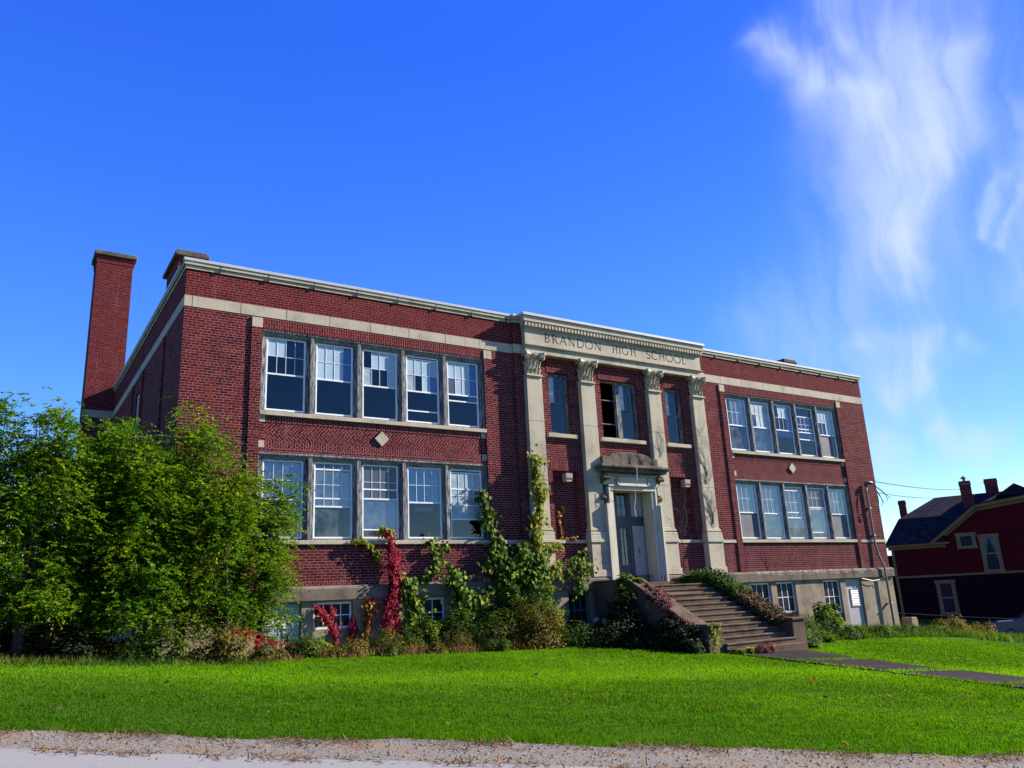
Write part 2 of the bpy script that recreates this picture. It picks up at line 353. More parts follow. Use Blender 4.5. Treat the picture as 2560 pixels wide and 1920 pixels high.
def glass(name, tint=(.75, .82, .9), rough=.015, ior=1.5, dust=.0, extra=0.0):
    m = Mat(name); m.nt.nodes.remove(m.b)
    g = m.n('ShaderNodeBsdfGlossy'); g.inputs['Roughness'].default_value = rough; g.inputs['Color'].default_value = (.95, .97, 1, 1)
    t = m.n('ShaderNodeBsdfTransparent'); t.inputs['Color'].default_value = (*tint, 1)
    fr = m.n('ShaderNodeFresnel'); fr.inputs['IOR'].default_value = ior
    bp = m.n('ShaderNodeBump'); bp.inputs['Strength'].default_value = .12; bp.inputs['Distance'].default_value = .02; m.l(m.noise(1.7, 2, .5), bp.inputs['Height']); m.l(bp.outputs[0], g.inputs['Normal'])
    f = m.math('MULTIPLY_ADD', fr.outputs[0], 1.25, extra, clamp=True)
    mx = m.n('ShaderNodeMixShader'); m.l(f, mx.inputs[0]); m.l(t.outputs[0], mx.inputs[1]); m.l(g.outputs[0], mx.inputs[2])
    if dust:
        d = m.n('ShaderNodeBsdfDiffuse'); d.inputs[0].default_value = (.55, .57, .6, 1); m2 = m.n('ShaderNodeMixShader')
        m.l(m.math('MULTIPLY', m.rng(m.noise(3, 5, .7), .4, .8), dust), m2.inputs[0]); m.l(mx.outputs[0], m2.inputs[1]); m.l(d.outputs[0], m2.inputs[2]); m.l(m2.outputs[0], m.out.inputs[0])
    else: m.l(mx.outputs[0], m.out.inputs[0])
    return m.m
M['glass'] = glass('window_glass', extra=.02); M['glass_dusty'] = glass('dusty_glass', dust=.22, extra=.03)
M['glass_blue'] = glass('upper_window_glass', tint=(.4, .5, .75), ior=1.45, extra=.015)
def frosted(name, col, rough=.25, sc_=40):
    m = Mat(name); f = m.noise(sc_, 3, .6); g = m.noise(1.2, 4, .6)
    c = m.ramp(f, [(.35, tuple(x*.72 for x in col)), (.65, tuple(min(1, x*1.15) for x in col))]); c = m.mix(m.rng(g, .4, .8, 0, .5), c, tuple(x*.55 for x in col))
    m.bump(f, .4, .01); return m.fin(c, rough, .5)
M['frost'] = frosted('frosted_glass', (.46, .60, .68)); M['frost_dark'] = frosted('dark_frosted_glass', (.085, .105, .14))
M['frost_blotch'] = frosted('blotchy_film', (.36, .45, .50), .4, 3.5)
M['shade'] = plain('roller_shade', (.86, 1.0, 1.0), .8, .15, 1.5, stretch=(.6, 1, 3))
M['shade_blue'] = plain('blue_roller_shade', (.55, .80, .98), .8, .12, 1.5, stretch=(.6, 1, 3))
M['shade_white'] = plain('white_blind', (.9, 1.0, .98), .8, .1, 2, stretch=(.6, 1, 3))
M['screen'] = plain('insect_screen', (.13, .13, .145), .7, .35, 2.2)
M['dark_board'] = plain('dark_board', (.025, .022, .024), .6, .4, 2)
M['interior'] = plain('interior_plaster', (.018, .022, .045), .9, .2, 1)
M['roof'] = plain('flat_roof', (.09, .09, .09), .9, .3, 2)
M['board_blue'] = plain('pale_blue_board', (.34, .45, .47), .6, .22, 1.8, stretch=(1, 1, .5))
M['dark_metal'] = plain('dark_metal', (.035, .033, .04), .5, .3, 8, .5)
M['grey_metal'] = plain('grey_pipe', (.20, .185, .185), .45, .2, 8, .5)
M['cable'] = plain('black_cable', (.018, .017, .02), .6, .2, 8)
M['lamp_grey'] = plain('lamp_housing', (.30, .25, .25), .5, .15, 6)
M['bark'] = plain('bark', (.075, .055, .04), .9, .45, 9, bump=.4)
M['twig'] = plain('dry_vine_stem', (.13, .095, .075), .9, .4, 12)
M['asphalt'] = None

def leafmat(name, stops, trans=.35, rough=.55, pos=0.5, patch=None):
    """colour by a random value per leaf; patch adds a slow drift of kind across the plant"""
    m = Mat(name); geo = m.n('ShaderNodeNewGeometry')
    f = geo.outputs['Random Per Island']
    if patch:
        f = m.math('ADD', m.math('MULTIPLY', f, .55), m.rng(m.noise(patch, 3, .5), .3, .7, 0, .45), clamp=True)
    c = m.ramp(f, stops)
    m.fin(c, .7, .14)
    t = m.n('ShaderNodeBsdfTranslucent'); m.l(m.mix(1.0, c, (1.5, 1.35, .5), 'MULTIPLY'), t.inputs[0])
    mx = m.n('ShaderNodeMixShader'); mx.inputs[0].default_value = trans; m.l(m.b.outputs[0], mx.inputs[1]); m.l(t.outputs[0], mx.inputs[2]); m.l(mx.outputs[0], m.out.inputs[0])
    return m.m
M['leaf_locust'] = leafmat('locust_leaf', [(0, (.011, .045, .0015)), (.34, (.050, .150, .003)), (.64, (.135, .245, .005)), (.88, (.34, .38, .014)), (1, (.60, .46, .06))], .42, patch=.9)
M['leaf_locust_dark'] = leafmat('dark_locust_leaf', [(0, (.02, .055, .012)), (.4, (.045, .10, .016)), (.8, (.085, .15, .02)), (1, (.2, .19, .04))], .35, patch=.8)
M['leaf_yellow'] = leafmat('yellow_leaf', [(0, (.10, .16, .015)), (.4, (.22, .29, .025)), (.75, (.38, .38, .05)), (1, (.50, .40, .08))], .45)
M['leaf_ivy'] = leafmat('vine_leaf', [(0, (.008, .028, .003)), (.4, (.045, .115, .006)), (.75, (.17, .28, .014)), (1, (.42, .42, .05))], .4)
M['leaf_red'] = leafmat('red_creeper_leaf', [(0, (.07, .001, .010)), (.5, (.28, .003, .026)), (.85, (.46, .008, .045)), (1, (.46, .07, .03))], .25)
M['leaf_orange'] = leafmat('orange_leaf', [(0, (.32, .03, .03)), (.4, (.42, .11, .03)), (.75, (.45, .26, .04)), (1, (.38, .34, .06))], .4)
M['leaf_pink'] = leafmat('dusty_red_leaf', [(0, (.06, .008, .014)), (.5, (.17, .025, .035)), (1, (.30, .10, .09))], .25)
M['leaf_shrub'] = leafmat('shrub_leaf', [(0, (.012, .032, .005)), (.5, (.045, .095, .010)), (.8, (.12, .17, .018)), (1, (.28, .23, .05))], .35, patch=1.0)
M['leaf_brown'] = leafmat('autumn_shrub_leaf', [(0, (.022, .03, .006)), (.4, (.085, .09, .012)), (.75, (.22, .17, .025)), (1, (.28, .10, .04))], .35, patch=1.0)
M['leaf_dark'] = leafmat('shaded_shrub_leaf', [(0, (.005, .012, .003)), (.6, (.014, .032, .006)), (1, (.05, .075, .014))], .3)  # near-black shrub leaf, shadow by walls and thicket put into its colour
M['leaf_sumac'] = leafmat('sumac_leaf', [(0, (.14, .005, .012)), (.6, (.34, .015, .02)), (1, (.46, .07, .03))], .35)
M['leaf_dry'] = leafmat('dry_weed', [(0, (.07, .03, .018)), (.5, (.17, .085, .04)), (1, (.34, .22, .12))], .3)
M['flower'] = leafmat('pale_flower', [(0, (.45, .50, .25)), (1, (.62, .64, .42))], .3)
M['leaf_bronze'] = leafmat('bronze_ivy_leaf', [(0, (.02, .03, .008)), (.45, (.07, .075, .02)), (.8, (.17, .09, .04)), (1, (.26, .08, .05))], .25)
M['leaf_weed'] = leafmat('tall_weed_leaf', [(0, (.014, .04, .005)), (.5, (.045, .11, .009)), (.85, (.12, .20, .02)), (1, (.26, .23, .06))], .4, patch=.9)

def ground_mats():
    m = Mat('lawn_soil'); a = m.noise(.35, 4, .55); b = m.noise(9, 5, .7)
    c = m.ramp(a, [(.3, (.038, .10, .010)), (.55, (.06, .14, .012)), (.75, (.085, .15, .018))]); c = m.mix(m.rng(b, .3, .75, 0, .6), c, (.03, .055, .010)); m.bump(b, .5, .03)
    M['lawn'] = m.fin(c, 1.0, .0)
    m = Mat('grass_blade'); geo = m.n('ShaderNodeNewGeometry'); f = geo.outputs['Random Per Island']
    c = m.ramp(f, [(0, (.020, .075, .001)), (.5, (.062, .178, .002)), (.84, (.125, .26, .004)), (.95, (.21, .26, .03)), (1, (.32, .25, .09))])
    # mowing bands running along the road and drier patches
    mp = m.n('ShaderNodeMapping'); mp.inputs['Rotation'].default_value = (0, 0, R(35.7)); m.l(m.obj(), mp.inputs[0]); dk = m.noise(1.0, 4, .6, vec=mp.outputs[0], stretch=(.22, 2.3, .1)); c = m.mix(m.rng(dk, .52, .68, 0, .45), c, (.020, .085, .001))
    band = m.noise(1.0, 3, .6, vec=mp.outputs[0], stretch=(.10, 1.1, .1)); c = m.mix(m.rng(band, .44, .66, 0, .35), c, (.13, .34, .003))
    pt = m.noise(.16, 3, .5, stretch=(1, 1, .1)); c = m.mix(m.rng(pt, .46, .64, 0, .8), c, (.14, .33, .003))
    c = m.mix(m.rng(m.noise(.5, 4, .6), .5, .72, 0, .42), c, (.12, .24, .003)); c = m.mix(m.rng(m.noise(3.2, 5, .75), .46, .66, 0, .6), c, (.016, .080, .001))
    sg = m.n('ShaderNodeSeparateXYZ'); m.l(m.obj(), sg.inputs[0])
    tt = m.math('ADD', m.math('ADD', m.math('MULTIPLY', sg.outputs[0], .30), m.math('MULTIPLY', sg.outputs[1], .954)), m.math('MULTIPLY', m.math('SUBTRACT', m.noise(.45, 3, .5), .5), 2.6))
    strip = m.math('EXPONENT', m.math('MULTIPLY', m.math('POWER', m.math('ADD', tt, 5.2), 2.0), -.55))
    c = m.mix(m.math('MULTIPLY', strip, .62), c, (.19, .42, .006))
    near = m.rng(m.math('ADD', m.math('MULTIPLY', sg.outputs[0], .5831), m.math('MULTIPLY', sg.outputs[1], .8124)), -9.8, -5.0, .55, 0.0); c = m.mix(near, c, (.028, .115, .002))  # darker near the road: shading of the steeper view put into the colour
    m.fin(c, .8, .05)
    t = m.n('ShaderNodeBsdfTranslucent'); m.l(m.mix(1.0, c, (1.35, 1.3, .3), 'MULTIPLY'), t.inputs[0]); mx = m.n('ShaderNodeMixShader'); mx.inputs[0].default_value = .45
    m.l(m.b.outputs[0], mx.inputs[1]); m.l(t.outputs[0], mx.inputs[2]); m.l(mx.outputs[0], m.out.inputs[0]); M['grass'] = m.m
    m = Mat('road_asphalt'); a = m.noise(70, 4, .75); b = m.noise(.7, 4, .6); c = m.ramp(a, [(.3, (.17, .16, .155)), (.55, (.27, .26, .25)), (.75, (.38, .37, .36))]); c = m.mix(m.rng(b, .4, .7, 0, .3), c, (.28, .27, .27)); m.bump(a, .4, .01)
    M['road'] = m.fin(c, .9, .2)
    m = Mat('verge_gravel'); a = m.noise(28, 5, .75); b = m.noise(1.6, 5, .65); c = m.ramp(a, [(.28, (.06, .053, .045)), (.5, (.215, .190, .16)), (.75, (.40, .36, .32))]); c = m.mix(m.rng(b, .50, .66, 0, .7), c, (.27, .18, .10)); m.bump(a, .7, .03)
    M['gravel'] = m.fin(c, .95, .05)
    m = Mat('path_concrete'); a = m.noise(14, 5, .7); b = m.noise(1.2, 4, .6); c = m.ramp(a, [(.3, (.020, .015, .016)), (.7, (.045, .034, .034))]); c = m.mix(m.rng(b, .55, .75, 0, .5), c, (.075, .06, .055)); m.bump(a, .4, .01)
    M['path'] = m.fin(c, .95, .03)
ground_mats()
def siding(name, col, pitch=.12):
    m = Mat(name); so = m.n('ShaderNodeSeparateXYZ'); m.l(m.obj(), so.inputs[0]); f = m.math('FRACT', m.math('DIVIDE', so.outputs[2], pitch))
    c = m.mix(m.rng(m.noise(1.2, 5, .6), .3, .75, 0, .5), col, tuple(x*.6 for x in col)); m.bump(f, .8, .02)
    return m.fin(c, .9, .05)
M['siding_red'] = siding('red_clapboard', (.095, .008, .015)); M['siding_dark'] = siding('dark_clapboard', (.018, .007, .012))
M['tan_trim'] = plain('tan_trim', (.22, .135, .055), .7, .18, 2)
def slate():
    m = Mat('slate_roof'); so = m.n('ShaderNodeSeparateXYZ'); m.l(m.obj(), so.inputs[0]); cx = m.n('ShaderNodeCombineXYZ'); m.l(m.math('ADD', so.outputs[0], m.math('MULTIPLY', so.outputs[1], .37)), cx.inputs[0]); m.l(so.outputs[2], cx.inputs[1])
    bt = m.n('ShaderNodeTexBrick'); m.l(cx.outputs[0], bt.inputs[0]); bt.inputs['Scale'].default_value = 1; bt.inputs['Brick Width'].default_value = .32; bt.inputs['Row Height'].default_value = .16; bt.inputs['Mortar Size'].default_value = .012
    bt.inputs['Color1'].default_value = (.010, .010, .018, 1); bt.inputs['Color2'].default_value = (.024, .023, .034, 1); bt.inputs['Mortar'].default_value = (.012, .012, .02, 1)
    c = m.mix(m.rng(m.noise(.8, 5, .7), .5, .8, 0, .5), bt.outputs['Color'], (.04, .036, .042)); m.bump(bt.outputs['Fac'], -.4, .02)
    return m.fin(c, .95, .04)
M['slate'] = slate()
M['car_paint'] = plain('silver_car_paint', (.13, .13, .17), .3, .05, 1, .6, .3); M['car_glass'] = plain('car_glass', (.02, .022, .03), .05, .1, 1, .6)
M['house_glass'] = plain('house_window_glass', (.012, .014, .022), .35, .2, 1, .15); M['red_lens'] = plain('red_lens', (.30, .01, .015), .25, .1, 4, .6); M['rubber'] = plain('rubber', (.02, .02, .02), .8, .2, 5)

for _m in bpy.data.materials:      # real-world albedos for this exposure
    f = .80 if _m.name.startswith('brick') else (.90 if _m.name.startswith('limestone') or _m.name == 'cream_surround' else .76)
    for nd in _m.node_tree.nodes:
        if nd.type == 'VALTORGB':
            for e in nd.color_ramp.elements: e.color = (*[c*f for c in e.color[:3]], 1)
        elif nd.type == 'MIX' and nd.blend_type == 'MIX':
            for q in (6, 7):
                if not nd.inputs[q].is_linked: nd.inputs[q].default_value = (*[c*f for c in nd.inputs[q].default_value[:3]], 1)
# ------------------------------------------------------------------ setting: ground, road, verge, path
def axis(a, b, step, far):
    core = np.arange(a, b + 1e-6, step); ext = []; d = step
    p = b
    while p < far: d *= 1.5; p += d; ext.append(p)
    q = a; d = step; ext2 = []
    while q > -far: d *= 1.5; q -= d; ext2.append(q)
    return np.array(ext2[::-1] + list(core) + ext)
def sheet(name, xs, ys, mat, off=0.0, fn=None):
    X, Y = np.meshgrid(xs, ys); x = X.ravel(); y = Y.ravel()
    if fn is not None: x, y = fn(x, y)
    z = gz(x, y) + off; nx, ny = len(xs), len(ys)
    i, j = np.meshgrid(np.arange(nx-1), np.arange(ny-1)); a = (j*nx + i).ravel()
    q = np.stack([a, a+1, a+1+nx, a+nx], 1)
    return structure(mesh_np(name, np.c_[x, y, z], q.ravel(), np.arange(len(q))*4, np.full(len(q), 4), mat, smooth=True))
sheet('lawn', axis(-22, 62, .4, 1500), axis(-34, 26, .4, 1500), M['lawn'])
RE = np.array([.8124, -.5831]); RN = np.array([.5831, .8124])      # along the road, and from the road towards the building
def road_xy(s, t): return s*RE[0] + t*RN[0], s*RE[1] + t*RN[1]
def wig(s, k=1.0): return .16*np.sin(s*1.7+1)*k + .10*np.sin(s*4.3) * k + .06*np.sin(s*9.1+2)
def edge_t(s):  # t of the edge between gravel and grass
    return -9.78 + .045*np.clip(s-2, 0, 20) + .5*wig(s)
sheet('road', np.arange(-26, 44, .5), np.arange(-17.4, -10.7, .35), M['road'], .030, lambda s, t: road_xy(s, np.where(t > -11.0, -10.76+.04*np.sin(s*5), t)))
sheet('gravel_verge', np.arange(-26, 44, .2), np.linspace(0, 1, 8), M['gravel'], .018, lambda s, t: road_xy(s, -11.0*(1-t) + edge_t(s)*t))
def path():
    slabs = [(-5.5, -7.55), (-7.63, -10.05), (-10.13, -12.4), (-12.47, -14.9), (-14.97, -17.4)]
    mb = MB(); rnd = random.Random(4)
    for a, b in slabs:
        ys = np.linspace(a, b, 9); xl, xr = 13.52+rnd.uniform(-.03, .03), 16.42+rnd.uniform(-.03, .03)
        xs = np.linspace(xl, xr, 9); tilt = rnd.uniform(-.01, .01)
        V = []; 
        for y in ys:
            zz = gz(xs, np.full(9, y)) + .035
            V += [(x, y, z + tilt*(x-15)) for x, z in zip(xs, zz)]
        F = [(j*9+i, j*9+i+1, (j+1)*9+i+1, (j+1)*9+i) for j in range(8) for i in range(8)]
        mb.add(V, F)
    o = mb.obj('path', M['path']); s_ = o.modifiers.new('thick', 'SOLIDIFY'); s_.thickness = .08; s_.offset = -1
    structure(o)
path()

# ------------------------------------------------------------------ the school
SB = thing('school_building', 'two storey red brick school with limestone portico, carved name and white sash windows', 'school', (15.0, 0.0, 0.0), world=True)
W, D, CXL, CXR = 30.0, 16.0, 5.708, 24.292
BAYH = 3.622
ZB, ZT = 2.20, 10.75
def mirror(h): return (30-h[1], 30-h[0], *h[2:])
def school_walls():
    mb = MB()
    # wings: brick wall with the bay cut out
    for x0, x1, cx in ((0, 10.48, CXL), (19.52, 30, CXR)):
        mb.holed(x0, x1, ZB, ZT, 0, .30, [(cx-BAYH, cx+BAYH, ZB+.01, 9.62)])
    # centre block, 0.10 proud
    holes = [(11.86, 12.72, 6.97, 9.13, .22), (14.13, 15.87, 6.97, 9.13, .22), (17.28, 18.14, 6.97, 9.13, .22),
             (11.80, 12.86, 3.43, 5.71, .20), (17.14, 18.20, 3.43, 5.71, .20), (14.10, 15.90, ZB+.005, 5.12, .5)]
    mb.holed(10.48, 19.52, ZB, ZT, -.10, .2, holes)
    mb.quad((10.48, -.10, ZB), (10.48, -.10, ZT), (10.48, 0, ZT), (10.48, 0, ZB)); mb.quad((19.52, -.10, ZB), (19.52, 0, ZB), (19.52, 0, ZT), (19.52, -.10, ZT))
    for a, c in ((11.80, 12.86), (17.14, 18.20)): mb.quad((a, .10, 3.43), (c, .10, 3.43), (c, .10, 5.71), (a, .10, 5.71))
    # side walls, rear, parapet back
    mb.quad((30, 0, ZB), (30, D, ZB), (30, D, ZT), (30, 0, ZT)); mb.quad((0, D, ZB), (0, D, ZT), (30, D, ZT), (30, D, ZB))
    o = mb.obj('brick_wall', M['brick'], SB)
    # left flank with its own openings, built facing -x
    fl = MB()
    ys = [(7.05, 8.05, 7.0, 9.1), (7.05, 8.05, 3.5, 5.6)]
    t = MB().holed(0, D, ZB, ZT, 0, .25, ys)
    fl.add([(p[1], p[0], p[2]) for p in t.v], [tuple(reversed(f)) for f in t.f]); fl.obj('flank_wall', M['brick'], SB)
    pr = MB()
    pr.box(-.06, -.001, 2.62, 2.95, ZB, 9.6); pr.box(-.06, -.001, 6.45, 6.8, ZB, 9.6); pr.box(-.06, -.001, 8.6, 8.95, ZB, 9.6); pr.obj('flank_pier', M['brick'], SB)
    for (y0, y1, z0, z1) in ys:
        n = 3 if y1-y0 > 2 else 1; wd = (y1-y0)/n
        for k in range(n):
            a = y0+k*wd; c = a+wd; f = MB()
            for yy0, yy1, zz0, zz1 in ((a, a+.09, z0, z1), (c-.09, c, z0, z1), (a+.09, c-.09, z0, z0+.08), (a+.09, c-.09, z1-.12, z1), (a+.09, c-.09, (z0+z1)/2-.03, (z0+z1)/2+.03)): f.box(.06, .14, yy0, yy1, zz0, zz1)
            fo = f.obj('window', M['white'], SB); MB().quad((.11, c-.09, z0+.08), (.11, a+.09, z0+.08), (.11, a+.09, z1-.12), (.11, c-.09, z1-.12)).obj('glass', M['glass_blue'], fo)
    # interior: floors and a partition, roof deck
    it = MB(); it.box(.3, 29.7, .45, D-.2, 2.0, 2.25); it.box(.3, 29.7, .45, D-.2, 6.1, 6.35); it.box(.3, 29.7, 4.5, 4.7, 2.25, 10.2); it.box(10.3, 10.45, .45, 4.5, 2.25, 10.2); it.box(19.55, 19.7, .45, 4.5, 2.25, 10.2)
    it.box(.25, .3, .3, D-.2, -1, 2); it.box(.3, 29.7, 3.5, 3.6, -1, 2)
    it.obj('interior_wall', M['interior'], SB)
    MB().box(.12, 29.88, .12, D-.1, 10.25, 10.5).obj('roof', M['roof'], SB)
school_walls()

def ring(mb, y, x0, x1, z0, z1, back=D, left=True, right=True):
    """a course along the front from x0 to x1 standing out to y (negative), returned down both flanks"""
    mb.box(x0, x1, y, .05, z0, z1)
def courses():
    # belt course
    st = MB()
    def band(mb, o, z0, z1, oc=None):
        oc = o + .10 if oc is None else oc
        mb.box(-o, 10.48-o*.2, -o, .02, z0, z1); mb.box(19.52+o*.2, 30+o, -o, .02, z0, z1); mb.box(10.48-o*.2, 19.52+o*.2, -oc, .02, z0+.0005, z1-.0005)
        mb.box(-o, .02, .02, D, z0, z1); mb.box(29.98, 30+o, .02, D, z0, z1)
    band(st, .014, 9.67, 9.98)
    for base in (.19, 20.54):
        for k in range(8):
            if base+1.29*k < (10.4 if base < 1 else 29.9): st.box(base+1.29*k-.006, base+1.29*k+.006, -.0165, .0, 9.672, 9.978, 1)
    st.obj('belt_course', [M['stone'], M['dark_metal']], SB)
    sb = MB(); sb.box(-.03, 10.47, -.03, .02, 3.315, 3.425); sb.box(19.53, 30.03, -.03, .02, 3.315, 3.425); sb.box(10.47, 13.75, -.125, .02, 3.3155, 3.4245); sb.box(16.25, 19.53, -.125, .02, 3.3155, 3.4245); sb.box(-.03, .02, .02, D, 3.315, 3.425); sb.box(29.98, 30.03, .02, D, 3.315, 3.425); sb.v = []; sb.f = []; sb.m = []
    sb.box(-.03, 10.47, -.03, .02, 3.315, 3.425); sb.box(10.465, 13.75, -.125, .02, 3.3155, 3.4245); sb.box(-.03, .02, .015, D, 3.3152, 3.4248); sb.obj('sill_belt', M['stone'], SB)
    sb = MB(); sb.box(19.53, 30.03, -.03, .02, 3.315, 3.425); sb.box(16.25, 19.535, -.125, .02, 3.3155, 3.4245); sb.box(29.98, 30.03, .015, D, 3.3152, 3.4248); sb.obj('sill_belt', M['stone'], SB)
    # cornice: two fillets with a dark groove, then the metal coping
    co = MB(); band(co, .035, 10.752, 10.835, .135); band(co, .018, 10.835, 10.862, .118); band(co, .075, 10.862, 10.955, .175)
    for base in (.864, 20.4):
        for k in range(8):
            x = base+1.345*k
            if x < (10.3 if base < 1 else 29.9): co.box(x-.011, x+.011, -.079, -.02, 10.754, 10.953, 1)
    co.obj('cornice', [M['stone'], M['dark_metal']], SB)
    cp = MB(); band(cp, .10, 10.957, 11.045, .20); cp.box(-.1, 30.1, .02, .5, 10.96, 11.04); cp.obj('coping', M['metal_cap'], SB, bevel=.006)
    pw = MB(); pw.box(.3, 29.7, .35, .5, 10.3, 10.955); pw.box(-.0, .3, .3, D, 10.75, 10.96); pw.box(29.7, 30.0, .3, D, 10.75, 10.96); pw.obj('parapet', M['brick'], SB)
    # water table: projecting concrete band above the basement
    wt = MB()
    def wband(x0, x1, y):
        wt.prism([(y, 1.83), (y, 2.13), (y+.06, 2.20), (.02, 2.215), (.02, 1.83)], 'x', x0, x1)
    wband(-.12, 10.59, -.12); wband(10.588, 14.0, -.42); wt.box(-.12, .02, .015, D, 1.831, 2.189); wt.obj('water_table', M['band'], SB)
    wt = MB(); wband(16.0, 19.412, -.42); wband(19.41, 30.12, -.12); wt.box(29.98, 30.12, .015, D, 1.831, 2.189)
    # chipped top edge on the right wing
    ch = wt; rnd = random.Random(3)
    for k in range(26):
        x = 21.2+k*.27+rnd.uniform(-.1, .1); w_ = rnd.uniform(.12, .3); h = rnd.uniform(.03, .10)
        ch.add([(x, -.124, 2.14-h), (x+w_*.5, -.126, 2.135-h*1.3), (x+w_, -.124, 2.14-h*.6), (x+w_, -.05, 2.21), (x, -.05, 2.21), (x+w_*.4, -.09, 2.20)], [(0, 1, 2, 5), (0, 5, 4), (2, 3, 5), (5, 3, 4)], 1)
    wt.obj('water_table', [M['band'], M['concrete']], SB)
    # basement walls with openings between piers
    holes = []
    for cx in (2.82, 4.26, 7.14, 8.58): holes.append((cx-.56, cx+.56, .35 if cx > 3 else -.6, 1.79, .16))
    for cx in (21.42, 22.86, 25.74, 27.18): holes.append((cx-.56, cx+.56, -.7 if cx > 27 else .1, 1.79, .16))
    bw = MB(); bw.holed(-.03, 10.5, -1.6, 1.84, -.03, .16, [h for h in holes if h[0] < 10]); bw.holed(19.5, 30.03, -1.6, 1.84, -.03, .16, [h for h in holes if h[0] > 19])
    hc = [(11.98, 12.82, .62, 1.76, .2), (17.18, 18.02, .62, 1.76, .2)]
    bw.holed(10.5, 19.5, -1.6, 1.84, -.30, .2, hc); bw.quad((10.5, -.3, -1.6), (10.5, -.3, 1.84), (10.5, -.03, 1.84), (10.5, -.03, -1.6)); bw.quad((19.5, -.3, -1.6), (19.5, -.03, -1.6), (19.5, -.03, 1.84), (19.5, -.3, 1.84))
    bw.quad((-.03, -.03, -1.6), (-.03, -.03, 1.84), (-.03, D, 1.84), (-.03, D, -1.6)); bw.quad((30.03, -.03, -1.6), (30.03, D, -1.6), (30.03, D, 1.84), (30.03, -.03, 1.84))
    bw.obj('basement_wall', M['concrete'], SB)
courses()

def sash_window(cx, hw, z0, z1, y, meet, cells=None, shades=(), rails=(), lower='glass', cols=4, rows=2, glassmat='glass', ftop=None, fr=.035, mat='white', low_extra=None, mun=.012, name='window'):
    """white double hung window; cells: one letter per upper pane, f frosted, g dark frosted, b blotchy, . clear; shades: (z0, z1, material, x fraction 0..1)"""
    x0, x1 = cx-hw, cx+hw; f = MB()
    f.box(x0, x0+fr, y, y+.05, z0, z1); f.box(x1-fr, x1, y, y+.05, z0, z1); f.box(x0+fr, x1-fr, y, y+.05, z0, z0+fr*1.25); f.box(x0+fr, x1-fr, y, y+.05, z1-fr, z1)
    f.box(x0+fr, x1-fr, y+.004, y+.045, meet-.022, meet+.022)
    i = .012; f.box(x0+fr, x0+fr+i, y+.02, y+.06, z0+fr, z1-fr); f.box(x1-fr-i, x1-fr, y+.02, y+.06, z0+fr, z1-fr)
    for rz in rails: f.box(x0+fr+i, x1-fr-i, y+.022, y+.05, rz-.02, rz+.02)
    ux0, ux1 = x0+fr+i, x1-fr-i; uz0, uz1 = meet+.022, (ftop if ftop else z1-fr)
    if ftop: f.box(ux0, ux1, y+.025, y+.055, ftop, ftop+.03)
    cw, ch = (ux1-ux0)/cols, (uz1-uz0)/rows
    for c in range(1, cols): f.box(ux0+c*cw-mun/2, ux0+c*cw+mun/2, y+.022, y+.042, uz0, uz1)
    for r in range(1, rows): f.box(ux0, ux1, y+.0225, y+.0415, uz0+r*ch-mun/2, uz0+r*ch+mun/2)
    o = f.obj(name, M[mat], SB)
    g = MB(); gy = y+.034
    def Q(mb, a, b, c, d, yy): mb.quad((a, yy, c), (b, yy, c), (b, yy, d), (a, yy, d))
    kinds = {'f': ('frosted_glass', 'frost'), 'g': ('frosted_glass', 'frost_dark'), 'b': ('frosted_glass', 'frost_blotch')}
    fz = {}
    for r in range(rows):
        for c in range(cols):
            k = cells[r*cols+c] if cells else '.'
            a, b_ = ux0+c*cw, ux0+(c+1)*cw; d, e = uz1-(r+1)*ch, uz1-r*ch
            if k == '.': Q(g, a, b_, d, e, gy)
            elif k != 'o':
                Q(fz.setdefault(k, MB()), a, b_, d, e, gy)
    if ftop: gp = MB(); Q(gp, x0+fr+i, x1-fr-i, ftop+.03, z1-fr, gy+.03); gp.obj('glass', M[glassmat], o)
    lz1 = meet-.022; lz0 = z0+fr*1.25
    if lower == 'open':
        pass
    elif lower == 'screen': MB().quad((ux0, gy, lz0), (ux1, gy, lz0), (ux1, gy, lz1), (ux0, gy, lz1)).obj('screen', M['screen'], o)
    elif lower == 'screenpart':
        xm = ux0+(ux1-ux0)*.78; MB().quad((ux0, gy, lz0), (xm, gy, lz0), (xm, gy, lz1), (ux0, gy, lz1)).obj('screen', M['screen'], o); Q(g, xm, ux1, lz0, lz1, gy)
    else: Q(g, ux0, ux1, lz0, lz1, gy)
    if g.v: g.obj('glass', M[glassmat], o)
    for k, mb in fz.items(): mb.obj(kinds[k][0], M[kinds[k][1]], o)
    for sh in shades:
        za, zb, mt = sh[:3]; fx0, fx1 = (sh[3], sh[4]) if len(sh) > 3 else (0.0, 1.0); yy = y+.075+(sh[5] if len(sh) > 5 else 0)
        MB().box(ux0+(ux1-ux0)*fx0, ux0+(ux1-ux0)*fx1, yy, yy+.004, za, zb).obj('shade', M[mt], o)
    return o

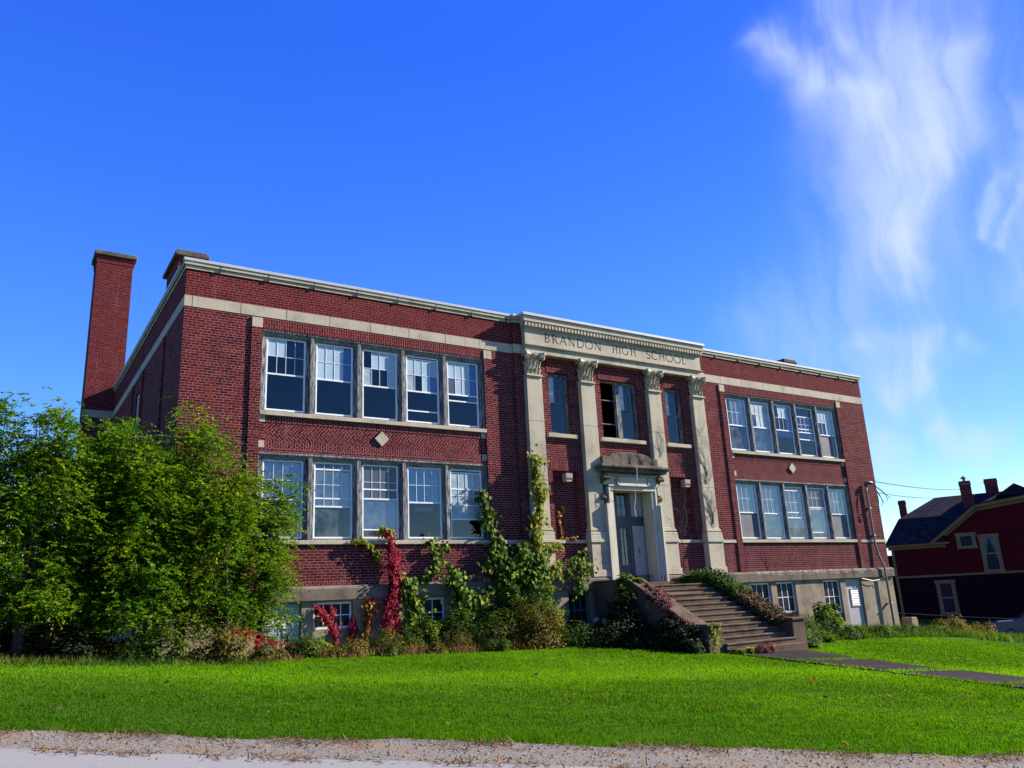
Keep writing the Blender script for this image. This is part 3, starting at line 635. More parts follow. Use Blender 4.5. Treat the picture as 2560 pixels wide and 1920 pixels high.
def bay(cx, upper, lower, side):
    x0, x1 = cx-BAYH, cx+BAYH
    # piers framing the bay, with stone blocks on top
    for s in (-1, 1):
        a = (x0-.29, x0) if s < 0 else (x1, x1+.29)
        MB().box(a[0], a[1], -.045, .31, ZB+.012, 9.335).obj('pier', M['brick'], SB)
        MB().box(a[0]-.002, a[1]+.002, -.048, .31, 9.336, 9.622).obj('pier_cap', M['stone'], SB, bevel=.004)
    MB().box(x0, x1, -.012, .30, 9.335, 9.618).obj('lintel', M['brick_soldier'], SB)
    # spandrel
    sp = MB(); sp.box(x0+.17, x1-.17, .035, .30, 6.13, 6.638); sp.obj('herringbone_panel', M['brick_herring'], SB)
    so = MB(); so.box(x0+.17, x1-.17, .022, .30, 6.638, 6.828); so.box(x0+.17, x1-.17, .022, .30, 5.93, 6.13); so.obj('soldier_course', M['brick_header'], SB)
    ss = MB(); ss.box(x0, x0+.17, .0225, .30, 6.125, 6.64); ss.box(x1-.17, x1, .0225, .30, 6.125, 6.64); ss.box(x0, x1, .015, .30, 5.80, 5.929); ss.obj('spandrel_edge', M['brick'], SB)
    for bx in (x0, x1-.175):
        for z in (5.931, 6.641): MB().box(bx, bx+.175, .012, .30, z, z+.186).obj('corner_stone', M['stone'], SB)
    d = MB(); zc = 6.39
    d.prism([(cx-.228, zc), (cx, zc-.228), (cx+.228, zc), (cx, zc+.228)], 'y', -.02, .12); d.obj('diamond', M['stone'], SB, bevel=.006)
    s = MB(); s.box(x0+.002, x1-.002, -.055, .30, 6.829, 6.945); s.obj('sill', M['stone'], SB, bevel=.006)
    # apron under the ground floor windows and the course of bricks on end above the water table
    ap = MB(); ap.box(x0, x1, .018, .30, 2.33, 3.314); ap.obj('apron', M['brick'], SB); MB().box(x0, x1, .012, .30, ZB+.011, 2.33).obj('base_course', M['brick_header'], SB)
    MB().box(x0+.002, x1-.002, -.05, .30, 3.316, 3.428).obj('sill', M['stone'], SB, bevel=.006)
    # timber: head, jambs, mullion posts
    for z0, z1 in ((6.946, 9.334), (3.429, 5.799)):
        t = MB()
        t.prism([(.005, z1), (.005, z1-.05), (.03, z1-.06), (.08, z1-.15), (.10, z1-.185), (.30, z1-.185), (.30, z1)], 'x', x0, x1)
        for xx in (x0, x1-.16): t.box(xx, xx+.16, .09, .30, z0, z1-.186)
        t.box(x0+.001, x0+.05, .02, .09, z0, z1-.1); t.box(x1-.05, x1-.001, .02, .09, z0, z1-.1)
        for k in range(4):
            mx = cx-2.16+1.44*k; t.box(mx-.155, mx+.155, .10, .30, z0, z1-.186); t.box(mx-.085, mx+.085, .062, .10, z0, z1-.14); t.box(mx-.05, mx+.05, .0, .062, z0, z1-.10)
        t.box(x0, x1, .115, .30, z0+.001, z0+.06)
        t.obj('timber_frame', M['wood'], SB, bevel=.004)
    for row, z0, z1, gm in ((upper, 7.01, 9.14, 'glass_blue'), (lower, 3.49, 5.615, 'glass')):
        for k, spec in enumerate(row): sash_window(cx-2.88+1.44*k, .566, z0, z1, .115, glassmat=spec.pop('gm', gm), **spec)
U1 = [dict(meet=8.07, cells='ff......', shades=((8.6, 9.0, 'screen', .5, 1.0),)),
      dict(meet=8.06, cells='fff.fff.', shades=((8.08, 9.1, 'shade_blue', .75, 1.0),)),
      dict(meet=8.02, cells='.fffb..f'),
      dict(meet=8.0, cells='ffffb.f.', ftop=9.04, rails=(7.38,), shades=((8.02, 9.0, 'shade', .78, 1.0),)),
      dict(meet=8.03, cells='fff.gff.', rails=(7.83,), shades=((7.9, 9.1, 'shade_blue', .7, 1.0),))]
L1 = [dict(meet=4.54, shades=((4.55, 5.6, 'shade_blue'), (4.2, 4.35, 'frost_dark')), gm='glass_dusty'),
      dict(meet=4.37, shades=((4.39, 5.36, 'shade'), ), rails=(5.42, 4.6), gm='glass_dusty'),
      dict(meet=4.62, cells='gggggggg', shades=((3.78, 4.62, 'shade', 0, 1),), rails=(3.74, 4.9), gm='glass_dusty'),
      dict(meet=4.55, shades=((4.56, 5.6, 'shade_blue'), (4.3, 4.42, 'frost_dark', .2, .8))),
      dict(meet=4.07, cells='bbbbbbbb', ftop=5.5, rails=(5.0, 4.5))]
U2 = [dict(meet=8.03, shades=((8.05, 9.1, 'shade', .2, 1.0),), gm='glass_dusty'),
      dict(meet=8.04, cells='bbbb.bbb', shades=((7.0, 8.02, 'frost_blotch'),), gm='glass_dusty'),
      dict(meet=8.03, cells='.ff.....', shades=((7.75, 8.0, 'shade_white'), (8.05, 9.1, 'shade', .72, 1.0))),
      dict(meet=8.03, ftop=8.72, shades=((8.1, 8.72, 'shade', .0, .85), (7.72, 8.0, 'shade')), rails=(8.18, 7.72)),
      dict(meet=8.01, cells='ffff..ff', lower='screenpart', shades=((8.05, 9.1, 'shade_blue'),))]
L2 = [dict(meet=4.5, shades=((4.5, 5.6, 'shade'),), lower='screen', gm='glass_dusty'),
      dict(meet=4.48, shades=((3.6, 5.6, 'shade'),), gm='glass_dusty'),
      dict(meet=4.33, shades=((3.9, 5.4, 'shade'),), rails=(5.46, 4.55), gm='glass_dusty'),
      dict(meet=4.78, cells='gggggggg', shades=((3.78, 4.8, 'shade_white'),), rails=(3.74, 4.72), gm='glass_dusty'),
      dict(meet=4.52, shades=((4.5, 5.6, 'shade'),), lower='screen', gm='glass_dusty')]
bay(CXL, U1, L1, -1); bay(CXR, U2, L2, 1)

# ------------------------------------------------------------------ centre: portico
PIL = (11.14, 13.42, 16.58, 18.86)
def capital(cx):
    mb = MB(); yb, yf = -.10, -.30; z0, z1 = 8.93, 9.68
    mb.box(cx-.24, cx+.24, yf+.085, yb, z0, z1-.09)                                   # bell
    # abacus: concave slab with flaring corners
    ab = [(cx-.43, yf-.15), (cx-.36, yf-.17), (cx-.18, yf-.085), (cx, yf-.07), (cx+.18, yf-.085), (cx+.36, yf-.17), (cx+.43, yf-.15), (cx+.36, yb), (cx-.36, yb)]
    mb.prism(ab, 'z', z1-.09, z1); mb.prism([(cx+(x-cx)*.9, y*.92-.01) for x, y in ab], 'z', z1-.125, z1-.09)
    def leaf(x, z, w, h, out, tx=0.0, face=0):
        # an acanthus leaf: ribbed tongue curling outward at its tip
        n = 7; P = []
        for i in range(n):
            t = i/(n-1); ww = w*(.55+.45*math.sin(math.pi*min(1, t*1.1)))*(1-.35*t*t)
            if i % 2: ww *= 1.18
            yy = yf+.02-out*(t**2.2); zz = z+h*(t-.16*max(0, t-.6)**1.0*2.5)
            P.append((yy, zz, ww))
        V = []; 
        for yy, zz, ww in P:
            for q, dp in ((-1, .018), (-.5, .0), (0, -.022), (.5, .0), (1, .018)):
                if face == 0: V.append((x+q*ww/2+tx*(zz-z), yy+dp, zz))
                else: V.append((cx+face*(.265+(yf+.02-yy)*.8)-face*dp, yf+.05+q*ww/2+.07, zz))
        F = [(r*5+c, r*5+c+1, (r+1)*5+c+1, (r+1)*5+c) for r in range(n-1) for c in range(4)]
        mb.add(V, F)
        V2 = [(a, b+.02, c) for a, b, c in V]; mb.add(V2, F)
    for k in range(4): leaf(cx-.225+.15*k, z0+.0, .105, .27, .10)
    for k in range(3): leaf(cx-.15+.15*k, z0+.20, .105, .30, .14)
    for k in (-.235, .235): leaf(cx+k, z0+.22, .085, .30, .13, tx=k*.35)
    for s in (-1, 1):
        leaf(cx, z0, .12, .26, .08, face=s); leaf(cx, z0+.2, .12, .28, .10, face=s)
        # corner volutes
        for r in range(2):
            cxv, cz = cx+s*(.325-.03*r), z1-.19; pts = []
            for i in range(13):
                a = i/12*2*math.pi*1.25; rr = .10*(1-i/15); pts.append((cxv-s*rr*math.cos(a), yf-.10-.02*r-.02*math.sin(a), cz+rr*math.sin(a)))
            mb.tube(pts, .022, 5)
        mb.tube([(cx+s*.10, yf-.02, z0+.40), (cx+s*.17, yf-.05, z0+.52), (cx+s*.28, yf-.10, z1-.12)], [.02, .024, .02], 5)
        mb.tube([(cx+s*.06, yf-.02, z0+.42), (cx+s*.07, yf-.05, z0+.55), (cx+s*.03, yf-.08, z0+.60)], [.015, .018, .02], 5)
    for i in range(6):                                                                # rosette
        a = i/6*2*math.pi; mb.tube([(cx, yf-.085, z1-.05), (cx+.045*math.cos(a), yf-.10, z1-.05+.045*math.sin(a))], [.02, .014], 5)
    mb.box(cx-.315, cx+.315, yf-.035, yb, 8.885, 8.925); mb.box(cx-.335, cx+.335, yf-.05, yb, 8.855, 8.885)
    return mb
for cx in PIL:
    p = MB(); p.prism([(cx-.325, 3.83), (cx+.325, 3.83), (cx+.303, 8.854), (cx-.303, 8.854)], 'y', -.295, -.05)
    for z in (7.315, 5.35): p.box(cx-.318, cx+.318, -.297, -.2, z-.005, z+.005, 1)
    po = p.obj('pilaster', [M['stone'], M['band']], SB)
    b = MB()
    for w_, yy, z0, z1 in ((.345, -.315, 3.78, 3.83), (.375, -.345, 3.70, 3.78), (.35, -.32, 3.665, 3.70), (.40, -.37, 3.56, 3.665), (.405, -.375, 3.43, 3.56), (.425, -.40, 3.315, 3.43), (.39, -.36, 2.42, 3.315), (.42, -.40, 2.20, 2.42)):
        b.box(cx-w_, cx+w_, yy, -.05, z0, z1)
    b.obj('pedestal', M['stone'], po, bevel=.012)
    capital(cx).obj('capital', M['stone'], po)

def entablature():
    e = MB(); X0, X1 = 10.835, 19.165
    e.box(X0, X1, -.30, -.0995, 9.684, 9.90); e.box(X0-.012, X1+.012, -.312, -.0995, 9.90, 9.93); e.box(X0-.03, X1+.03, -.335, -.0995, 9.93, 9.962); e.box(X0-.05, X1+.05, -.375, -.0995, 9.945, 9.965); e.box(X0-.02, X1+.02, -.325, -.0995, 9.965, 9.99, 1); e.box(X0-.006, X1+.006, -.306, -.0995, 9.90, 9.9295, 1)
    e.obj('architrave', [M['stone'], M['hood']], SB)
    c = MB()
    c.box(X0-.02, X1+.02, -.33, -.0995, 10.545, 10.575); c.box(X0-.045, X1+.045, -.355, -.0995, 10.575, 10.60); c.box(X0-.035, X1+.035, -.35, -.0995, 10.60, 10.735)
    c.box(X0-.095, X1+.095, -.43, -.0995, 10.735, 10.765); c.box(X0-.105, X1+.105, -.445, -.0995, 10.765, 10.875); c.box(X0-.12, X1+.12, -.46, -.0995, 10.875, 10.956)
    c.obj('cornice', M['stone_frieze'], SB, bevel=.006)
    d = MB(); n = 60; wtot = X1-X0+.13
    for k in range(n):
        x = X0-.065+wtot*(k+.5)/n; d.box(x-.042, x+.042, -.42, -.34, 10.605, 10.732)
    for s, x in ((-1, X0-.035), (1, X1+.035)):
        d.box(min(x, x+s*.07), max(x, x+s*.07), -.30, -.22, 10.605, 10.732)
    d.obj('dentil_course', M['stone'], SB)
    MB().box(X0-.155, X1+.155, -.50, .0, 10.958, 11.055).obj('coping', M['metal_cap'], SB, bevel=.006)
    # frieze with the cut-in name
    f = MB(); f.box(X0, X1, -.302, -.0995, 9.99, 10.545); fo = f.obj('frieze', M['stone_frieze'], SB)
    letters = MB(); H = .315; Z0 = 10.145
    th, tn, sf = .044, .027, .030
    def stroke(x, pts, w): # pts in unit letter space (x in metres, z 0..1), as a ribbon prism cut 25 mm deep
        P = [Vector((x+a, Z0+b*H)) for a, b in pts]
        for i in range(len(P)-1):
            dv = P[i+1]-P[i]; ln = dv.length; dv.normalize(); nn = Vector((-dv.y, dv.x))*w/2; e = dv*min(.004, ln*.1)
            q = [P[i]-e-nn, P[i+1]+e-nn, P[i+1]+e+nn, P[i]-e+nn]; letters.prism([(a.x, a.y) for a in q], 'y', -.35, -.272)
    def serif(x, a, b, w=.075): stroke(x, [(a-w/2, b), (a+w/2, b)], .012)
    def arc(cx_, cz, rx, rz, a0, a1, n=12): return [(cx_+rx*math.cos(R(a0+(a1-a0)*i/n)), cz+rz*math.sin(R(a0+(a1-a0)*i/n))) for i in range(n+1)]
    def L(ch, x, w):
        if ch == 'B':
            stroke(x, [(.03, 0), (.03, 1)], th); serif(x, .01, 0, .05); serif(x, .01, 1, .05)
            stroke(x, [(.03, 1)]+arc(w*.5, .765, w*.38, .235, 90, -90)+[(.03, .53)], tn); stroke(x, [(.03, .53)]+arc(w*.5, .265, w*.48, .265, 90, -90)+[(.03, 0)], tn+.006)
        elif ch == 'R':
            stroke(x, [(.03, 0), (.03, 1)], th); serif(x, .03, 0); serif(x, .01, 1, .05); stroke(x, [(.03, 1)]+arc(w*.42, .755, w*.34, .245, 90, -90)+[(.03, .51)], tn); stroke(x, [(w*.42, .5), (w*.98, 0)], th); serif(x, w, 0, .05)
        elif ch == 'A':
            stroke(x, [(.0, 0), (w*.5, 1)], tn); stroke(x, [(w*.48, 1), (w, 0)], th); stroke(x, [(w*.2, .36), (w*.8, .36)], tn); serif(x, 0, 0, .06); serif(x, w, 0)
        elif ch == 'N':
            stroke(x, [(.02, 0), (.02, 1)], tn); stroke(x, [(.02, 1), (w-.02, 0)], th); stroke(x, [(w-.02, 0), (w-.02, 1)], tn); serif(x, .02, 0, .06); serif(x, w-.02, 1, .06); serif(x, 0, 1, .05)
        elif ch == 'D': stroke(x, [(.03, 0), (.03, 1)], th); stroke(x, [(.03, 1)]+arc(w*.42, .5, w*.56, .5, 90, -90, 16)+[(.03, 0)], tn+.006); serif(x, .01, 0, .05); serif(x, .01, 1, .05)
        elif ch == 'O': stroke(x, arc(w/2, .5, w/2, .51, 0, 360, 28), tn+.008)
        elif ch == 'H':
            for a in (.03, w-.03): stroke(x, [(a, 0), (a, 1)], th-.004); serif(x, a, 0); serif(x, a, 1)
            stroke(x, [(.03, .52), (w-.03, .52)], tn)
        elif ch == 'I': stroke(x, [(w/2, 0), (w/2, 1)], th); serif(x, w/2, 0); serif(x, w/2, 1)
        elif ch == 'G': stroke(x, arc(w/2, .5, w/2, .51, 40, 320, 22), tn+.008); stroke(x, [(w*.9, .12), (w*.9, .45)], th-.006); serif(x, w*.9, .45, .07)
        elif ch == 'S': stroke(x, arc(w*.5, .745, w*.40, .245, 35, 235, 12)+arc(w*.5, .255, w*.46, .25, 65, -140, 12), tn+.010)
        elif ch == 'C': stroke(x, arc(w/2, .5, w/2, .51, 42, 318, 22), tn+.010); stroke(x, [(w*.87, .72), (w*.87, .93)], tn)
        elif ch == 'L': stroke(x, [(.03, 0), (.03, 1)], th); stroke(x, [(.03, .0), (w*.95, .0)], tn); stroke(x, [(w*.95, 0), (w*.99, .17)], tn); serif(x, .01, 0, .05); serif(x, .03, 1)
    for ch, x, w in (('B', 11.665, .20), ('R', 11.99, .235), ('A', 12.315, .275), ('N', 12.70, .25), ('D', 13.07, .29), ('O', 13.445, .32), ('N', 13.87, .27), ('H', 14.70, .225), ('I', 15.02, .05), ('G', 15.16, .285), ('H', 15.58, .23),
                     ('S', 16.33, .205), ('C', 16.62, .29), ('H', 17.005, .255), ('O', 17.345, .345), ('O', 17.765, .335), ('L', 18.20, .16)): L(ch, x, w)
    lo = letters.obj('letter_cutter', M['stone_frieze'])
    md = fo.modifiers.new('cut', 'BOOLEAN'); md.operation = 'DIFFERENCE'; md.object = lo; md.solver = 'EXACT'; md.use_self = True
    dg = bpy.context.evaluated_depsgraph_get(); me = bpy.data.meshes.new_from_object(fo.evaluated_get(dg)); fo.modifiers.remove(md); fo.data = me
    bpy.data.objects.remove(lo)
    # shade of the cut letters put into the colour: faces deeper than the front
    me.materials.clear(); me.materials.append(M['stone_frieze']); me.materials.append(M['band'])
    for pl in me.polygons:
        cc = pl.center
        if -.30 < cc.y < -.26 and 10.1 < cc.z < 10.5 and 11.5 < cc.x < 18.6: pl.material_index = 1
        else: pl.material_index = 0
entablature()

def centre_windows():
    Z0, Z1 = 6.97, 9.13
    for cx, hw in ((12.29, .43), (15.0, .87), (17.71, .43)):
        MB().box(cx-hw-.08, cx+hw+.08, -.115, .1, 9.131, 9.50).obj('lintel', M['brick_soldier'], SB)
        MB().box(cx-hw-.19, cx+hw+.19, -.215, .1, 6.83, 6.968).obj('sill', M['stone'], SB, bevel=.012)
        t = MB(); y = .0
        t.box(cx-hw, cx-hw+.07, y, .12, Z0, Z1); t.box(cx+hw-.07, cx+hw, y, .12, Z0, Z1); t.box(cx-hw+.07, cx+hw-.07, y, .12, Z1-.07, Z1); t.box(cx-hw+.07, cx+hw-.07, y-.03, .12, Z0, Z0+.06)
        if hw > .6: t.box(cx-.10, cx+.10, y-.02, .12, Z0+.06, Z1-.07)
        t.obj('timber_frame', M['wood'], SB, bevel=.004)
    for cx in (12.29, 17.71): sash_window(cx, .36, 7.03, 9.06, .035, 8.08, cells='f..f..', cols=3, rows=2, glassmat='glass_blue', fr=.03, mat='wood', shades=((7.05, 8.06, 'dark_board', .8, 1.0),))
    sash_window(15.45, .35, 7.03, 9.06, .035, 8.08, cells='f..f..', cols=3, rows=2, glassmat='glass_blue', fr=.03, mat='wood', shades=((7.05, 8.06, 'dark_board', .8, 1.0),))
    # the left half of the middle pair has lost its glass
    f = MB(); x0, x1 = 14.20, 14.90
    f.box(x0, x0+.03, .06, .1, 7.03, 9.06); f.box(x1-.03, x1, .06, .1, 7.03, 9.06); f.box(x0, x1, .061, .099, 8.40, 8.43); f.box(x0, x1, .061, .099, 7.52, 7.55); f.obj('window', M['wood'], SB)
    for a, c in ((11.72, 12.94), (17.06, 18.28)): MB().box(a, c, -.108, .05, 5.715, 6.10).obj('lintel', M['brick_soldier'], SB)
centre_windows()

def entrance():
    d = MB()   # cream surround: architrave of three steps round the opening
    for s in (-1, 1):
        for a, b, y in ((.88, 1.02, -.37), (1.02, 1.10, -.405), (1.10, 1.17, -.43), (1.17, 1.27, -.46)):
            x0, x1 = (15+s*a, 15+s*b) if s > 0 else (15-b, 15-a); d.box(x0, x1, y, -.09, 1.95, 5.09 if a < 1.0 else (5.3 if a < 1.1 else 4.62))
    d.box(13.98, 16.02, -.40, -.09, 5.09, 5.22); d.box(13.9, 16.1, -.43, -.09, 5.22, 5.27); d.box(13.75, 16.25, -.38, -.09, 5.27, 5.62)
    d.box(14.38, 15.62, -.46, -.38, 5.27, 5.56); d.box(14.34, 15.66, -.47, -.38, 5.24, 5.285); 
    for s in (-1, 1): d.lathe([(.0, 5.25), (.05, 5.28), (.035, 5.36), (.05, 5.44), (.03, 5.52), (.0, 5.56)], 15+s*.70, -.44, 8)
    for k in range(24): x = 13.78+2.44*(k+.5)/24; d.box(x-.03, x+.03, -.45, -.38, 5.575, 5.655)
    d.obj('door_surround', M['cream'], SB, bevel=.006)
    h = MB()
    h.box(13.74, 16.26, -.46, -.09, 5.655, 5.70); h.box(13.49, 16.51, -.62, -.09, 5.70, 5.79); h.box(13.45, 16.55, -.67, -.09, 5.79, 5.84); h.box(13.42, 16.58, -.72, -.09, 5.84, 5.92)
    h.box(13.60, 16.40, -.52, -.09, 5.92, 5.985)
    pts = [(13.72, 5.985), (13.72, 6.26), (14.04, 6.262)]+[(15-.92*math.cos(R(a)), 6.25+.19*math.sin(R(a))**.8) for a in range(8, 173, 8)]+[(15.96, 6.262), (16.28, 6.26), (16.28, 5.985)]
    h.prism(pts, 'y', -.43, -.09); h.obj('hood', M['hood'], SB, bevel=.012)
    for s in (-1, 1):   # scrolled consoles
        cx = 15+s*1.25; c = MB()
        prof = []
        for i in range(33):
            t = i/32; z = 5.62-.92*t; y = -.10-(.42-.30*t)*(.72+.28*math.cos(t*math.pi*2.0)) - (.10*math.exp(-((t-.80)/.09)**2)); prof.append((y, z))
        c.prism(prof+[(-.08, 4.70), (-.08, 5.62)], 'x', cx-.105, cx+.105)
        for rx in (-.07, 0, .07): c.tube([(cx+rx, y-.012, z) for y, z in prof[2:]], .022, 5)
        for zz, yy, rr in ((4.83, -.30, .085), (5.50, -.50, .07)): c.tube([(cx-.13, yy, zz), (cx+.13, yy, zz)], rr, 12)
        c.prism([(-.26, 4.70), (-.20, 4.58), (-.10, 4.54), (-.09, 4.70)], 'x', cx-.07, cx+.07)
        c.obj('console', M['cap_old'], SB)
    v = MB()   # vestibule
    v.quad((14.12, -.09, 1.9), (14.12, .2, 1.9), (14.12, .2, 5.1), (14.12, -.09, 5.1)); v.box(15.88, 15.95, -.09, .24, 1.9, 5.1); v.box(14.05, 14.12, -.09, .24, 1.9, 5.1); v.box(14.05, 15.95, -.09, .24, 5.09, 5.14); v.box(15.80, 15.879, .0, .03, 2.0, 5.0)
    v.obj('vestibule', M['cream'], SB)
    fr = MB(); y = .16
    fr.box(14.121, 14.65, y-.02, y+.08, 2.0, 5.08); fr.box(15.15, 15.29, y, y+.08, 2.0, 5.08); fr.box(15.29, 15.878, y, y+.08, 3.95, 4.27); fr.box(14.65, 15.15, y, y+.08, 3.90, 4.22); fr.obj('door_frame', M['door_grey'], SB)
    dl = MB(); x0, x1 = 14.66, 15.14
    dl.box(x0, x0+.10, y+.02, y+.07, 2.0, 3.90); dl.box(x1-.08, x1, y+.02, y+.07, 2.0, 3.90); dl.box(x0+.10, x1-.08, y+.02, y+.07, 2.0, 2.58); dl.box(x0+.10, x1-.08, y+.02, y+.07, 3.84, 3.90); dl.box(x0+.15, x1-.13, y+.012, y+.02, 2.1, 2.48)
    for z in (3.0, 3.42): dl.box(x0+.10, x1-.08, y+.03, y+.06, z-.01, z+.01)
    dl.box(14.90, 14.925, y+.031, y+.061, 2.58, 3.84)
    do = dl.obj('door', M['door_grey'], SB); MB().quad((x0+.1, y+.045, 2.58), (x1-.08, y+.045, 2.58), (x1-.08, y+.045, 3.84), (x0+.1, y+.045, 3.84)).obj('glass', M['glass'], do)
    tr = MB(); tr.box(x0, x1, y+.02, y+.07, 4.22, 4.27); tr.box(x0, x0+.04, y+.02, y+.07, 4.27, 5.08); tr.box(x1-.04, x1, y+.02, y+.07, 4.27, 5.08); tr.box(x0+.04, x1-.04, y+.03, y+.06, 4.63, 4.655); tr.box(x0+.04, x1-.04, y+.03, y+.06, 4.98, 5.0); tr.box(14.89, 14.91, y+.031, y+.061, 4.27, 5.08)
    to = tr.obj('transom_window', M['door_grey'], SB); MB().quad((x0, y+.045, 4.27), (x1, y+.045, 4.27), (x1, y+.045, 5.08), (x0, y+.045, 5.08)).obj('glass', M['glass'], to)
    dr = MB(); dr.box(15.295, 15.87, y-.03, y+.0, 2.0, 3.93); dr.box(15.295, 15.87, y-.045, y-.03, 3.86, 3.93); dr.box(15.295, 15.36, y-.045, y-.03, 2.0, 3.86)
    dd = dr.obj('door', M['door_white'], SB, bevel=.004); dd['label'] = 'white flush door leaf'
    hd = MB(); hd.box(15.50, 15.515, y-.06, y-.03, 2.98, 3.14); hd.tube([(15.505, y-.03, 2.86), (15.505, y-.07, 2.86)], .018, 8); hd.obj('handle', M['dark_metal'], dd)
    pn = MB(); pn.box(15.295, 15.87, y-.02, y, 4.27, 5.08); pn.box(15.295, 15.33, y-.035, y-.02, 4.27, 5.08); pn.box(15.33, 15.87, y-.035, y-.02, 4.27, 4.31); pn.obj('transom_panel', M['door_white'], SB)
entrance()

def basement_openings():
    def grid_win(cx, hw, z0, z1, y, cols, rows, mat='white', glassm='house_glass'):
        f = MB(); fr = .06; f.box(cx-hw, cx-hw+fr, y, y+.06, z0, z1); f.box(cx+hw-fr, cx+hw, y, y+.06, z0, z1); f.box(cx-hw+fr, cx+hw-fr, y, y+.06, z0, z0+fr); f.box(cx-hw+fr, cx+hw-fr, y, y+.06, z1-fr, z1)
        a, b, c, d = cx-hw+fr, cx+hw-fr, z0+fr, z1-fr
        for k in range(1, cols): x = a+(b-a)*k/cols; f.box(x-.013, x+.013, y+.015, y+.045, c, d)
        for k in range(1, rows): z = c+(d-c)*k/rows; f.box(a, b, y+.016, y+.044, z-.013, z+.013)
        o = f.obj('basement_window', M[mat], SB); MB().quad((a, y+.03, c), (b, y+.03, c), (b, y+.03, d), (a, y+.03, d)).obj('glass', M[glassm], o)
    y = .06
    p = MB(); p.box(2.27, 3.37, y, y+.04, -.6, 1.78); p.box(2.95, 3.33, y-.01, y, .35, 1.70); bo = p.obj('boarded_door', M['board_blue'], SB)
    g = MB(); g.box(2.92, 2.98, y-.02, y-.0, .3, 1.25); g.box(2.45, 2.98, y-.021, y, 1.25, 1.35); g.obj('board_frame', M['white'], bo)
    grid_win(4.26, .55, 1.08, 1.78, y, 4, 2); MB().box(3.71, 4.81, y, y+.04, .35, 1.078).obj('infill_panel', M['concrete'], SB)
    grid_win(7.14, .55, .95, 1.78, y, 3, 2); grid_win(8.58, .55, .95, 1.78, y, 3, 2)
    MB().box(6.59, 7.69, y, y+.04, .35, .948).obj('infill_panel', M['dark_board'], SB); MB().box(8.03, 9.13, y, y+.04, .35, .948).obj('infill_panel', M['dark_board'], SB)
    for cx in (21.42, 22.86): grid_win(cx, .55, .62, 1.78, y, 3, 2); MB().box(cx-.55, cx+.55, y, y+.04, .1, .618).obj('infill_panel', M['dark_board'], SB)
    grid_win(25.74, .55, .45, 1.78, y, 3, 2); MB().box(25.19, 26.29, y, y+.04, .1, .448).obj('infill_panel', M['dark_board'], SB)
    for cx in (12.40, 17.60): grid_win(cx, .41, .63, 1.75, -.20, 3, 2, 'wood')
    d = MB(); d.box(26.63, 27.73, y, y+.05, -.7, 1.78); do = d.obj('basement_door', M['door_white'], SB)
    v = MB(); v.box(26.98, 27.02, y-.03, y, .66, 1.38); v.box(27.66, 27.70, y-.03, y, .66, 1.38); v.box(27.02, 27.66, y-.03, y, .66, .70); v.box(27.02, 27.66, y-.03, y, 1.34, 1.38)
    for k in range(9): z = .72+.069*k; v.prism([(y-.03, z), (y-.005, z+.055), (y+.0, z+.055), (y-.022, z)], 'x', 27.02, 27.66)
    v.obj('louvre', M['door_white'], do)
    MB().box(27.02, 27.66, y-.004, y-.001, .70, 1.34).obj('louvre_backing', M['dark_board'], do)
    # piers between the openings and the plain panel that fills the fifth bay
    for cx in (5.70, 24.30): MB().box(cx-.56, cx+.56, -.034, .0, .9, 1.83).obj('infill_panel', M['concrete'], SB)
basement_openings()

def chimneys():
    c = MB(); c.box(-1.13, .28, 14.5, 15.75, .5, 16.55); c.box(-1.15, .30, 14.48, 15.77, 16.55, 16.72); c.box(-1.17, .32, 14.46, 15.79, 16.72, 16.86)
    o = c.obj('chimney', M['brick_chimney'], SB); MB().box(-1.25, .42, 14.38, 15.87, 16.86, 17.06).obj('chimney_cap', M['cap_old'], o, bevel=.03)
    MB().box(-1.16, .0, 14.47, 14.5, 9.67, 9.98).obj('belt_course', M['stone'], o)
    for x0, x1 in ((.28, 1.08), (28.92, 29.72)):
        v = MB(); v.box(x0, x0+.22, 3.18, 5.1, 10.5, 12.47); v.box(x1-.22, x1, 3.18, 5.1, 10.5, 12.47); v.box(x0, x1, 3.2, 5.1, 10.5, 11.75); v.box(x0+.1, x1-.1, 3.9, 5.1, 11.75, 12.46)
        o = v.obj('roof_vent', M['brick_chimney'], SB); MB().box(x0-.11, x1+.11, 3.06, 5.3, 12.47, 12.60).obj('vent_cap', M['cap_old'], o, bevel=.02); MB().box(x0-.06, x1+.06, 3.1, 5.25, 12.60, 12.68).obj('vent_cap', M['cap_old'], o, bevel=.02)
chimneys()

